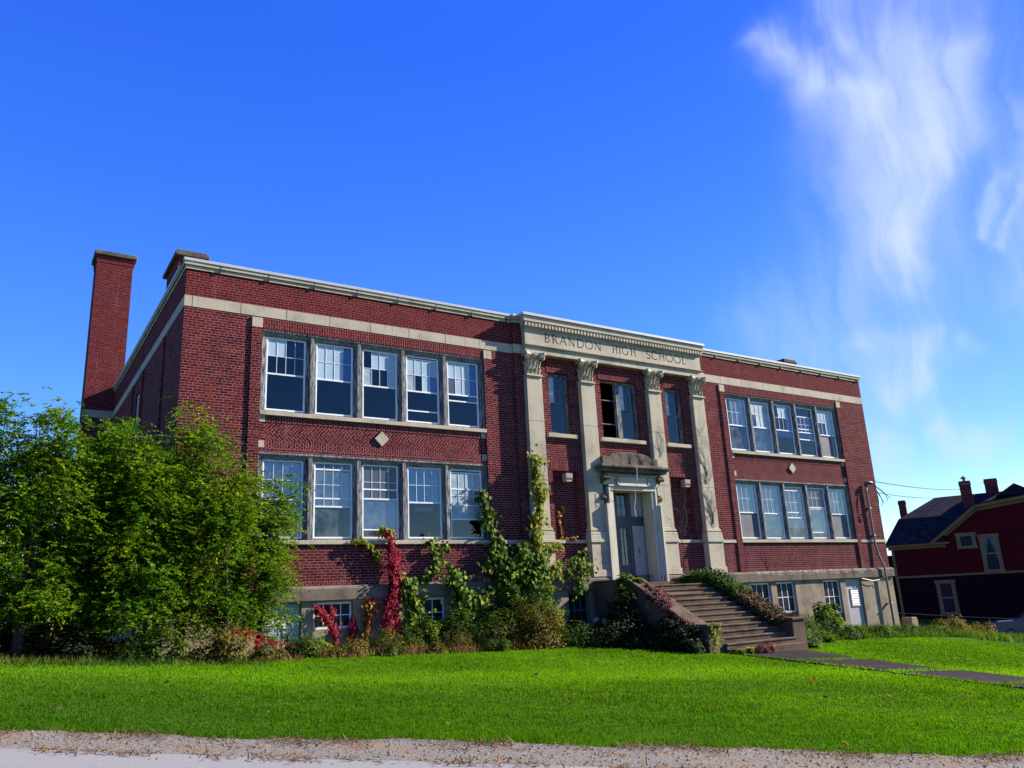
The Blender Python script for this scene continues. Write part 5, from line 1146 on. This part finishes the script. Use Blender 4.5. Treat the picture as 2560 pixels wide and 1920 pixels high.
# shrubs and weeds along the foot of the wall
shrub('shrub', 'green twiggy shrub in front of the pale blue boarded basement door', 'shrub', (2.75, -1.9), (.62, .5, .75), 2600, .06, 'leaf_shrub', seed=41)
shrub('shrub', 'small feathery green shrub between the red fronds and the boarded door', 'shrub', (2.15, -1.25), (.4, .35, .95), 1300, .075, 'leaf_ivy', SLIM, seed=42)
shrub('shrub', 'brown and green low shrub below the leftmost basement window', 'shrub', (4.0, -1.9), (.75, .5, .42), 2200, .055, 'leaf_brown', seed=43)
shrub('shrub', 'low tawny shrub under the crimson creeper column', 'shrub', (5.5, -1.7), (.8, .5, .40), 2200, .055, 'leaf_brown', seed=44)
shrub('shrub', 'dry bronze shrub with upright twigs in front of the middle left basement window', 'shrub', (7.0, -1.8), (.7, .5, .62), 2300, .06, 'leaf_brown', SLIM, seed=45)
shrub('shrub', 'tall yellow-brown shrub in front of the portico corner', 'shrub', (9.6, -1.9), (1.15, .75, 1.55), 6200, .075, 'leaf_brown', seed=46, clumps=26)
shrub('shrub', 'bushy green shrub left of the yellow-brown shrub', 'shrub', (8.3, -1.7), (.8, .6, 1.1), 3600, .075, 'leaf_shrub', seed=47, clumps=20)
shrub('shrub', 'dark green shrub under the basement window of the portico', 'shrub', (11.0, -2.3), (.95, .7, .85), 3600, .075, 'leaf_shrub', seed=48, clumps=18)
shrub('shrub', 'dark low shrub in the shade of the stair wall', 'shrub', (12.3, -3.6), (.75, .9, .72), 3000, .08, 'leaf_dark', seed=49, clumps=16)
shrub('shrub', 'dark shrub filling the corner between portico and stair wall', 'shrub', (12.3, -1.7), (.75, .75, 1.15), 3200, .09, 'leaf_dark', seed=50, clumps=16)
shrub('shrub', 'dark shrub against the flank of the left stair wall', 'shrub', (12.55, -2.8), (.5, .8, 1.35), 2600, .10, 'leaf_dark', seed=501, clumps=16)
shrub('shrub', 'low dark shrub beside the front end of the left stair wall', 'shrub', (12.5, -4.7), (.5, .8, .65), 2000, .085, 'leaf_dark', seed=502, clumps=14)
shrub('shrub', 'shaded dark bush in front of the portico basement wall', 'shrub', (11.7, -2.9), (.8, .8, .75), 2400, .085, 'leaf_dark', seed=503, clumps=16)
shrub('shrub', 'dense dark green tangle against the wall under the grape vine', 'shrub', (10.1, -1.2), (1.15, .6, 1.75), 6500, .085, 'leaf_shrub', OVAL, seed=506, clumps=34)
shrub('shrub', 'shady green thicket covering the basement left of the portico', 'shrub', (8.75, -1.1), (.8, .5, 1.3), 4200, .085, 'leaf_shrub', OVAL, seed=507, clumps=26)
for k_, (xx, yy, rx, rz, mt, nn, lb) in enumerate(((6.7, -.9, .5, 1.35, 'leaf_ivy', 2600, 'tall leafy climber clump right of the crimson column'), (7.6, -1.0, .65, 1.45, 'leaf_shrub', 3200, 'tall dense bush under the fourth lower left window'), (9.4, -1.0, .8, 2.05, 'leaf_shrub', 4600, 'tall dense bush under the fifth lower left window'), (10.7, -1.1, .6, 2.3, 'leaf_ivy', 3800, 'tall leafy climber clump in front of the portico corner'), (11.6, -1.3, .7, 1.1, 'leaf_dark', 2600, 'dark bush under the water table left of the portico window'))):
    shrub('shrub', lb, 'shrub', (xx, yy), (rx, .42, rz), nn, .095, mt, OVAL, seed=660+k_, clumps=28)
for k_, (xx, yy, rx, rz, mt, nn, lb) in enumerate(((5.2, -1.2, .6, .62, 'leaf_brown', 1900, 'rusty knee-high bush below the orange and yellow creeper'), (6.0, -1.1, .55, .75, 'leaf_shrub', 2200, 'dark green knee-high bush behind the crimson column foot'), (7.2, -1.5, .7, .8, 'leaf_dark', 2600, 'dark bush below the middle left basement window'), (8.4, -1.9, .8, .75, 'leaf_brown', 2600, 'tawny bush in front of the dense bushes under the fifth lower left window'), (3.3, -1.4, .5, .55, 'leaf_ivy', 1800, 'fresh green bush between the boarded door and the leftmost basement window'))):
    shrub('shrub', lb, 'shrub', (xx, yy), (rx, .4, rz), nn, .065, mt, OVAL, seed=680+k_, clumps=24)
def hydrangea():
    t = shrub('hydrangea', 'hydrangea bush with pale flower heads in front of the portico', 'shrub', (11.6, -1.5), (.75, .5, .85), 1700, .11, 'leaf_ivy', OVAL, seed=51)
    rg = np.random.default_rng(7)
    for (dx, dy, dz) in ((.05, -.55, .72), (.42, -.5, .66), (.55, -.6, .38), (-.3, -.5, .55), (.15, -.6, .3)):
        P = np.array([dx, dy, dz])+rvec(rg, 70)*.075; leaves('flower_head', P, rvec(rg, 70), P-np.array([dx, dy, dz]), np.full(70, .04), OVAL, M['flower'], t)
hydrangea()
shrub('shrub', 'leafy green creeper heaped over the top of the left stair wall', 'creeper', (13.05, -2.0, 1.55), (.42, .55, .95), 1500, .14, 'leaf_ivy', OVAL, seed=52, ground=False, clumps=12)
shrub('shrub', 'second clump of green and yellow creeper lower on the left stair wall', 'creeper', (13.2, -2.75, 1.15), (.33, .4, .72), 900, .13, 'leaf_yellow', OVAL, seed=53, ground=False, clumps=8)
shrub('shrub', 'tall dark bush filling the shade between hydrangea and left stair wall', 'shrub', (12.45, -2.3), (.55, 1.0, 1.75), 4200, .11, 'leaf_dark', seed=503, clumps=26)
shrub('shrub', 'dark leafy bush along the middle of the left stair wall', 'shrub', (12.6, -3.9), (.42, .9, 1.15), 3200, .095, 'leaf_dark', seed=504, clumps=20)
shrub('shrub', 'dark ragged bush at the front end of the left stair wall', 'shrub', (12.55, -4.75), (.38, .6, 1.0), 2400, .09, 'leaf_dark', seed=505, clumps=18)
for k_, (xx, yy, rx, rz, mt, lb) in enumerate(((3.4, -2.3, .5, .3, 'leaf_brown', 'low brown weed clump under the crimson creeper on the basement window'), (4.9, -2.2, .55, .28, 'leaf_shrub', 'low green weed clump left of the crimson column'), (6.3, -2.2, .5, .34, 'leaf_brown', 'low reddish weed clump right of the crimson column'), (7.9, -2.4, .6, .4, 'leaf_shrub', 'low leafy clump under the fifth lower left window'), (1.6, -2.9, .6, .34, 'leaf_brown', 'low tangled weed clump below the red sumac'))):
    shrub('shrub', lb, 'weeds', (xx, yy), (rx, .35, rz), 1300, .055, mt, OVAL, seed=620+k_, clumps=14)
vine('dusty red creeper lying on the slope of the left stair wall', [([(13.25, -2.55, 1.88), (13.3, -2.95, 1.68), (13.2, -3.45, 1.42), (13.02, -3.75, 1.2)], .15, 420, .05), ([(12.95, -2.7, 1.75), (12.92, -3.4, 1.3), (12.92, -4.2, .9), (12.95, -4.9, .62)], .06, 260, .05)], .085, 'leaf_pink', OVAL, seed=54)
vine('yellow creeper hanging on the front end of the left stair wall', [([(13.0, -5.28, .68), (13.12, -5.3, .4), (13.08, -5.35, .05)], .11, 240, .05), ([(13.4, -5.3, .7), (13.1, -5.3, .72)], .06, 150, .04)], .085, 'leaf_yellow', OVAL, seed=55)
def stair_ivy():
    def zt(y): return np.where(y < -4.68, .70, np.where(y < -2.15, .70+(y+4.68)*(1.36/2.53), 2.06))
    def heap(label, y0, y1, n, mat, seed, over, hang):
        rg = np.random.default_rng(seed); t = thing('stair_ivy', label, 'ivy', (16.75, (y0+y1)/2, float(zt(np.array((y0+y1)/2)))), world=True)
        y = rg.uniform(y0, y1, n); x = rg.uniform(16.36, 17.14, n); lump = .5+.5*np.sin(y*4.3+seed)*np.sin(y*9.1+x*5)
        z = zt(y)+np.abs(rg.normal(size=n))*over*(.4+lump); m_ = int(n*.9); yh = rg.uniform(y0, y1, m_); dz = np.abs(rg.normal(size=m_))*hang*(.35+.65*np.sin(yh*2.7+seed)**2)
        xh = 16.40-np.abs(rg.normal(size=m_))*.05; P = np.concatenate([np.c_[x, y, z], np.c_[xh, yh, zt(yh)-dz]])
        N = np.concatenate([np.c_[rg.normal(size=n)*.5-.2, rg.normal(size=n)*.5-.5, np.ones(n)], np.c_[-np.ones(m_), rg.normal(size=m_)*.5-.3, .4+rg.normal(size=m_)*.4]]); k = len(P)
        A = np.c_[rg.normal(size=k)*.6-.2, rg.normal(size=k)*.6-.2, -.5+rg.normal(size=k)*.3]
        mb = MB()
        for q in range(7):
            yy = np.linspace(y0, y1, 12); mb.tube(np.c_[16.5+.08*q+.05*np.sin(yy*5+q), yy, zt(yy)+.015], .008, 4)
        mb.obj('stem', M['twig'], t); leaves('foliage', P, A, N, rg.uniform(.06, .12, k), OVAL, M[mat], t)
    heap('thick green ivy covering the upper part of the right stair wall', -3.35, -.9, 3000, 'leaf_shrub', 56, .10, .30); heap('bronze and reddish ivy on the lower part of the right stair wall', -4.95, -3.35, 1500, 'leaf_bronze', 57, .07, .16)
stair_ivy()
shrub('shrub', 'low wine red creeper heaped on the bottom steps', 'creeper', (14.55, -5.72, .06), (.62, .28, .26), 1100, .065, 'leaf_pink', OVAL, seed=58, clumps=10, nstem=3)
shrub('shrub', 'small pale green ground plant at the foot of the left stair wall', 'plant', (13.6, -5.75, .02), (.55, .22, .18), 600, .07, 'leaf_ivy', OVAL, seed=59, clumps=8, nstem=3)
shrub('shrub', 'bushy green weed against the right end of the stair wall', 'plant', (17.6, -4.7), (.55, .55, .62), 1700, .075, 'leaf_weed', OVAL, seed=60)
shrub('shrub', 'tall leafy green plant between the right basement windows', 'shrub', (24.2, -.75), (.85, .4, 1.6), 3800, .13, 'leaf_ivy', LOBED, seed=61, clumps=46)
shrub('shrub', 'broad weedy bush at the foot of the tall leafy plant', 'shrub', (23.3, -1.2), (1.0, .5, .95), 3400, .10, 'leaf_weed', OVAL, seed=611, clumps=30)
shrub('shrub', 'feathery tall weed clump beside the right stair wall', 'shrub', (21.6, -1.6), (1.1, .6, 1.0), 3600, .085, 'leaf_weed', SLIM, seed=62, clumps=20)
shrub('shrub', 'mixed green weed clump below the right basement windows', 'shrub', (18.9, -3.1), (1.0, .6, .62), 3000, .08, 'leaf_weed', OVAL, seed=63, clumps=18)
shrub('shrub', 'yellow-brown bush past the right corner of the school', 'shrub', (32.6, -.6), (1.5, .9, .72), 3600, .085, 'leaf_brown', OVAL, seed=64, clumps=20)
shrub('shrub', 'bronze low bush right of the yellow-brown bush', 'shrub', (35.0, -.7), (1.5, .9, .55), 3000, .085, 'leaf_brown', OVAL, seed=65, clumps=20)
shrub('shrub', 'pale wilted bush beside the wire fence below the red house window', 'shrub', (41.5, 2.6), (1.0, .6, 1.15), 1200, .11, 'leaf_dry', OVAL, seed=66, clumps=14)
def sumac(label, c, n, seed, mat):
    rg = np.random.default_rng(seed); x, y, zz = c; z = g1(x, y); t = thing('sumac', label, 'shrub', (x, y, z)); mb = MB()
    top = np.array([0, 0, zz]); mb.tube([(0, 0, -.05), (.03, 0, zz*.5), tuple(top)], [.018, .014, .01], 5); mb.obj('stem', M['bark'], t)
    az = np.linspace(0, 6.28, n, endpoint=False)+rg.uniform(-.25, .25, n); A = np.c_[np.cos(az), np.sin(az)*.7-.2, rg.uniform(-.35, .35, n)]; P = np.tile(top, (n, 1))+A*.06; K = 21
    p, a, nn = pinnate(P, A, rg, rg.uniform(.42, .6, n), K); leaves('foliage', p, a-np.array([0, 0, .5]), nn, rg.uniform(.09, .13, len(p)), SLIM, M[mat], t)
sumac('red sumac with drooping fern-like fronds at the foot of the saplings', (1.15, -2.6, .62), 8, 71, 'leaf_sumac'); sumac('smaller red sumac leaning beside the boarded basement door', (1.85, -2.2, .42), 6, 72, 'leaf_sumac'); sumac('green sumac with ladder-like fronds in front of the boarded door', (2.35, -1.3, .95), 8, 73, 'leaf_ivy')
shrub('shrub', 'dark red creeper low in the shade of the leftmost saplings', 'creeper', (-2.6, -2.0), (1.2, .4, .9), 1100, .09, 'leaf_red', OVAL, seed=74)
shrub('shrub', 'dark red creeper low in the shade under the chimney sapling', 'creeper', (-.9, -1.7), (.9, .4, .8), 900, .09, 'leaf_red', OVAL, seed=75)
for k, (x, y, lb) in enumerate(((-3.9, -2.6, 'dark undergrowth bush at the left edge of the picture below the saplings'), (-2.2, -2.7, 'dark undergrowth bush below the yellow-green sapling'), (-.6, -2.9, 'leafy undergrowth bush below the saplings at the brick corner'), (.5, -3.0, 'brownish undergrowth bush left of the red sumac'))):
    shrub('shrub', lb, 'shrub', (x, y), (1.0, .5, .95), 2300, .07, 'leaf_dark' if k < 2 else ('leaf_shrub' if k == 2 else 'leaf_brown'), seed=80+k, clumps=18)
for k, (x, y, rz, lb) in enumerate(((-5.6, .4, 2.3, 'tall dark bush far back at the left edge of the picture'), (-4.2, 1.0, 2.4, 'tall dark bush behind the leftmost trunks'), (-3.0, .2, 2.2, 'tall dark bush deep behind the yellow-green sapling'), (-1.7, .2, 2.0, 'dark bush deep behind the chimney sapling'), (-6.6, -1.0, 1.9, 'dark bush outside the leftmost sapling'))):
    shrub('shrub', lb, 'shrub', (x, y), (.95, .6, rz), 2600, .13, 'leaf_dark', seed=640+k, clumps=26)
# leafless climber stems
def bare(label, roots, seed, ymin, n=7, L=3.5, spread=.5, r=.007, box=None):
    rg = np.random.default_rng(seed); t = thing('bare_vine', label, 'vine', (roots[0][0], ymin, roots[0][1]), world=True); mb = MB()
    def grow(x, z, ang, ln, rr, dep):
        pts = []; steps = max(4, int(ln/.09))
        for i in range(steps):
            pts.append((x, ymin-.012+rg.normal()*.004, z)); ang += rg.normal()*.22; ang = ang*.93+1.57*.07; x += math.cos(ang)*.09; z += math.sin(ang)*.09
            if box and not (box[0] < x < box[1] and box[2] < z < box[3]): break
            if dep < 3 and rg.uniform() < .13: grow(x, z, ang+rg.choice([-1, 1])*rg.uniform(.4, 1.0), ln*rg.uniform(.25, .5), rr*.7, dep+1)
        if len(pts) > 2: mb.tube(pts, [rr*(1-.6*i/len(pts)) for i in range(len(pts))], 4)
    for (x, z) in roots:
        for k in range(n): grow(x+rg.normal()*.08, z, 1.57+rg.normal()*.35, L*rg.uniform(.5, 1.1), r, 0)
    mb.obj('stem', M['twig'], t)
bare('leafless creeper stems running up the rightmost stone pilaster', [(18.75, 2.5), (18.9, 4.0), (18.8, 5.5)], 91, -.30, 5, 3.2, box=(18.5, 19.2, 2.2, 8.8))
bare('leafless creeper stems on the third stone pilaster right of the door', [(16.6, 2.6), (16.6, 6.4)], 92, -.30, 3, 1.6, box=(16.29, 16.88, 2.3, 8.6))
bare('leafless creeper stems on the brick between the two right pilasters', [(17.4, 3.6), (17.9, 5.9), (17.3, 2.3)], 93, -.115, 5, 2.2, box=(16.95, 18.5, 2.2, 6.9))
bare('leafless creeper stems spread over the door hood', [(14.9, 5.99), (15.5, 5.99), (16.0, 5.99)], 94, -.435, 4, .7, box=(13.75, 16.27, 5.9, 6.5), r=.006)
bare('leafless creeper stems on the leftmost stone pilaster above the green vine', [(11.3, 4.6), (11.3, 5.6)], 95, -.30, 3, 1.3, box=(10.9, 11.43, 3.9, 7.4), r=.005)
bare('leafless creeper stems on the brick below the right windows', [(20.8, 2.3), (22.0, 2.3)], 96, -.0, 3, 1.2, box=(19.6, 23.5, 2.25, 3.3), r=.006)

# ------------------------------------------------------------------ ground cover (nobody could count it)
def blades(name, x, y, h, w, mat, rg, lean=.35, z=None, label=None, cat='grass'):
    n = len(x); zz = gz(x, y)+.004 if z is None else z
    A = np.c_[rg.normal(size=n)*lean, rg.normal(size=n)*lean, np.ones(n)]; N = np.c_[rg.normal(size=n), rg.normal(size=n), np.zeros(n)+.05]
    return stuff(leaves(name, np.c_[x, y, zz-.006], A, N, h, BLADE, mat, None, w), label, cat)
def lawn_grass():
    rg = np.random.default_rng(5); X = []; Y = []
    cam_p = np.array([-3.72, -21.53]); need = 440000
    while sum(map(len, X)) < need:
        n = 400000; s = rg.uniform(-9, 36, n); t = rg.uniform(-9.9, 14, n); x, y = road_xy(s, t)
        d = np.hypot(x-cam_p[0], y-cam_p[1]); vx, vy = (x-cam_p[0])/d, (y-cam_p[1])/d
        ang = np.arctan2(vx, vy)-R(32.56)
        ok = (t > edge_t(s)+rg.normal(size=n)*.06-.02) & (np.abs(ang) < R(43)) & (rg.uniform(size=n) < np.minimum(1, (9.0/d)**1.6))
        ok &= ~((x > 13.48) & (x < 16.46) & (y < -5.3) & (np.abs(x-np.clip(x, 13.50+.05*np.sin(y*5), 16.44+.05*np.sin(y*4+1))) < .002))
        ok &= ~((y > -1.0) & (x > -1) & (x < 31)) & ~((x > 12.8) & (x < 17.2) & (y > -5.4)) & (y < 8) & ~((x < 4) & (y > -1.8))
        X.append(x[ok]); Y.append(y[ok])
    x = np.concatenate(X); y = np.concatenate(Y); d = np.hypot(x-cam_p[0], y-cam_p[1]); n = len(x)
    t = x*RN[0]+y*RN[1]; s = x*RE[0]+y*RE[1]; edge = np.exp(-((t-edge_t(s))/.35)**2)
    cl = np.sin(x*17+3*np.sin(y*5))*np.sin(y*19+3*np.sin(x*6))
    h = rg.uniform(.022, .062, n)*(1+.35*cl)*(1+.55*edge)*(.85+.3*np.sin(s*.9+t*2.1)*np.sin(t*1.3)); w = np.maximum(.007, .00085*d)*rg.uniform(.8, 1.3, n)
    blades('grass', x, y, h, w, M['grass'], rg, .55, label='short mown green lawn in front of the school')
lawn_grass()
def rough_strips():
    rg = np.random.default_rng(6)
    for k_, (xx, yy, rx, rz, mt) in enumerate(((20.2, -2.9, 1.1, .45, 'leaf_weed'), (22.8, -2.4, 1.2, .5, 'leaf_shrub'), (25.2, -2.1, 1.2, .42, 'leaf_weed'), (27.6, -1.9, 1.2, .38, 'leaf_shrub'), (29.8, -1.7, 1.1, .42, 'leaf_weed'))):
        shrub('shrub', ('low green weed patch just right of the stair wall', 'low dark weed patch under the first right basement window', 'low green weed patch under the leafy plant', 'low weed patch in front of the louvred basement door', 'low weed patch at the foot of the service pipe')[k_], 'weeds', (xx, yy), (rx, .55, rz), 2300, .075, mt, OVAL, seed=600+k_, clumps=18)
    n = 14000; x = rg.uniform(17.3, 31.5, n); y = -.15-(rg.uniform(0, 1, n)**.8)*(2.9-.05*(x-17)); h = rg.uniform(.08, .38, n)*(.55+.6*np.sin(x*1.3+np.sin(x*3.1))**2); 
    blades('tall_grass', x, y, h, rg.uniform(.014, .03, n), M['leaf_weed'], rg, .35, label='uncut weeds and long grass along the foot of the right wing', cat='weeds')
    n = 12000; u = rg.uniform(0, 1, n); x = 31+u*19+rg.normal(size=n)*.3; y = -1.6-u*3.2+rg.normal(size=n)*.8; h = rg.uniform(.15, .42, n)
    blades('tall_grass', x, y, h, rg.uniform(.02, .04, n), M['leaf_weed'], rg, .4, label='long rough grass bank in front of the parked car', cat='weeds')
    n = 4200; x = rg.uniform(1.2, 10.6, n); x = x[np.sin(x*3.7)+np.sin(x*8.3)+rg.normal(size=n)*.5 > -.2]; n = len(x); y = -1.3-rg.uniform(0, 1, n)*(1.35-.05*x)-.1; h = rg.uniform(.06, .30, n)
    blades('dry_weeds', x, y, h, rg.uniform(.010, .022, n), M['leaf_dry'], rg, .6, label='dry reddish weeds at the foot of the left wing', cat='weeds')
    n = 9000; x = rg.uniform(-5.5, 1.6, n); y = -2.9+rg.normal(size=n)*.4+.03*x; h = rg.uniform(.05, .20, n)
    blades('dry_weeds', x, y, h, rg.uniform(.012, .024, n), M['leaf_shrub'], rg, .8, label='dark weeds and litter under the saplings', cat='weeds')
    # straw on the gravel verge
    n = 21000; s = rg.uniform(-8, 26, n); b = rg.uniform(0, 1, n); t = np.where(b < .6, edge_t(s)-np.abs(rg.normal(size=n))*.28, -10.8+rg.normal(size=n)*.10)
    keep = (np.sin(s*3.1)+np.sin(s*7.3+t*9)+rg.normal(size=n)*.8) > .1; s, t = s[keep], t[keep]; x, y = road_xy(s, t); n = len(x)
    zz = gz(x, y)+.03; A = np.c_[rg.normal(size=n), rg.normal(size=n), np.abs(rg.normal(size=n))*.35]; N = np.c_[rg.normal(size=n)*.4, rg.normal(size=n)*.4, np.ones(n)]
    stuff(leaves('dry_straw', np.c_[x, y, zz], A, N, rg.uniform(.05, .14, n), BLADE, M['leaf_dry'], None, rg.uniform(.008, .016, n)), 'dry straw and dead grass strewn on the gravel verge', 'dead grass')
    n = 9000; s = rg.uniform(-8, 26, n); b = rg.uniform(0, 1, n); t = edge_t(s)*b-10.95*(1-b); x, y = road_xy(s, t)
    A = rvec(rg, n); N = np.c_[rg.normal(size=n)*.5, rg.normal(size=n)*.5, np.ones(n)]; sz = rg.uniform(.006, .017, n)*rg.choice([1, 1, 1, 2.2], n)
    PEB = ([(-.5, -.4, 0), (.5, -.35, 0), (.4, .5, 0), (-.45, .45, 0), (-.2, -.15, .5), (.25, .2, .5)], [(0, 1, 5, 4), (1, 2, 5), (2, 3, 4, 5), (3, 0, 4)])
    stuff(leaves('pebbles', np.c_[x, y, gz(x, y)+.022], np.c_[A[:, :2], np.zeros(n)], np.c_[np.zeros((n, 2)), np.ones(n)], sz, PEB, M['gravel']), 'loose grey pebbles on the gravel verge', 'pebbles')
    # grass in the joints of the path
    X = []; Y = []
    for yy in (-7.6, -10.1, -12.43, -14.93):
        k = 420; X.append(rg.uniform(13.5, 16.45, k)); Y.append(yy+rg.normal(size=k)*.05)
    for xx in (13.5, 16.45):
        k = 900; X.append(xx+rg.normal(size=k)*.045); Y.append(rg.uniform(-17, -5.6, k))
    x = np.concatenate(X); y = np.concatenate(Y); n = len(x)
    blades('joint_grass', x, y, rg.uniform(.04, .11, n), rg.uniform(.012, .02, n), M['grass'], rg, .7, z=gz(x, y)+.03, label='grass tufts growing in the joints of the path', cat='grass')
    n = 46; s = rg.uniform(-4, 20, n); t = rg.uniform(-9.5, -2, n); x, y = road_xy(s, t)
    ok = ~((x > 13.3) & (x < 16.6)); x, y = x[ok], y[ok]; n = len(x); A = rvec(rg, n); A[:, 2] *= .3; N = np.c_[rg.normal(size=(n, 2))*.3, np.ones(n)]
    stuff(leaves('fallen_leaves', np.c_[x, y, gz(x, y)+.055], A, N, rg.uniform(.05, .10, n), LOBED, M['leaf_dry']), 'a few dry leaves scattered over the lawn', 'leaves')
rough_strips()
def far_trees():
    rg = np.random.default_rng(44); P = []; Nn = []
    for k in range(22):
        sx = -34+4.1*k+rg.normal(); t = -64+rg.normal()*5; x, y = road_xy(sx, t); h = rg.uniform(6.5, 12.5); n = 420
        d = rvec(rg, n)*(rg.uniform(0, 1, (n, 1))**.4)*np.array([3.2, 3.2, h*.5]); c = np.array([x, y, g1(x, y)+h*.52]); P.append(c+d); Nn.append(norm(d+rg.normal(size=(n, 3))*.8))
    P = np.concatenate(P); Nn = np.concatenate(Nn); n = len(P)
    stuff(leaves('far_trees', P, np.cross(Nn, rvec(rg, n)), Nn, rg.uniform(.8, 1.6, n), OVAL, M['leaf_dark']), 'dark line of trees across the street mirrored in the window panes', 'trees')
far_trees()
for o in bpy.data.objects:
    for k in ('_world', '_off'):
        if k in o: del o[k]
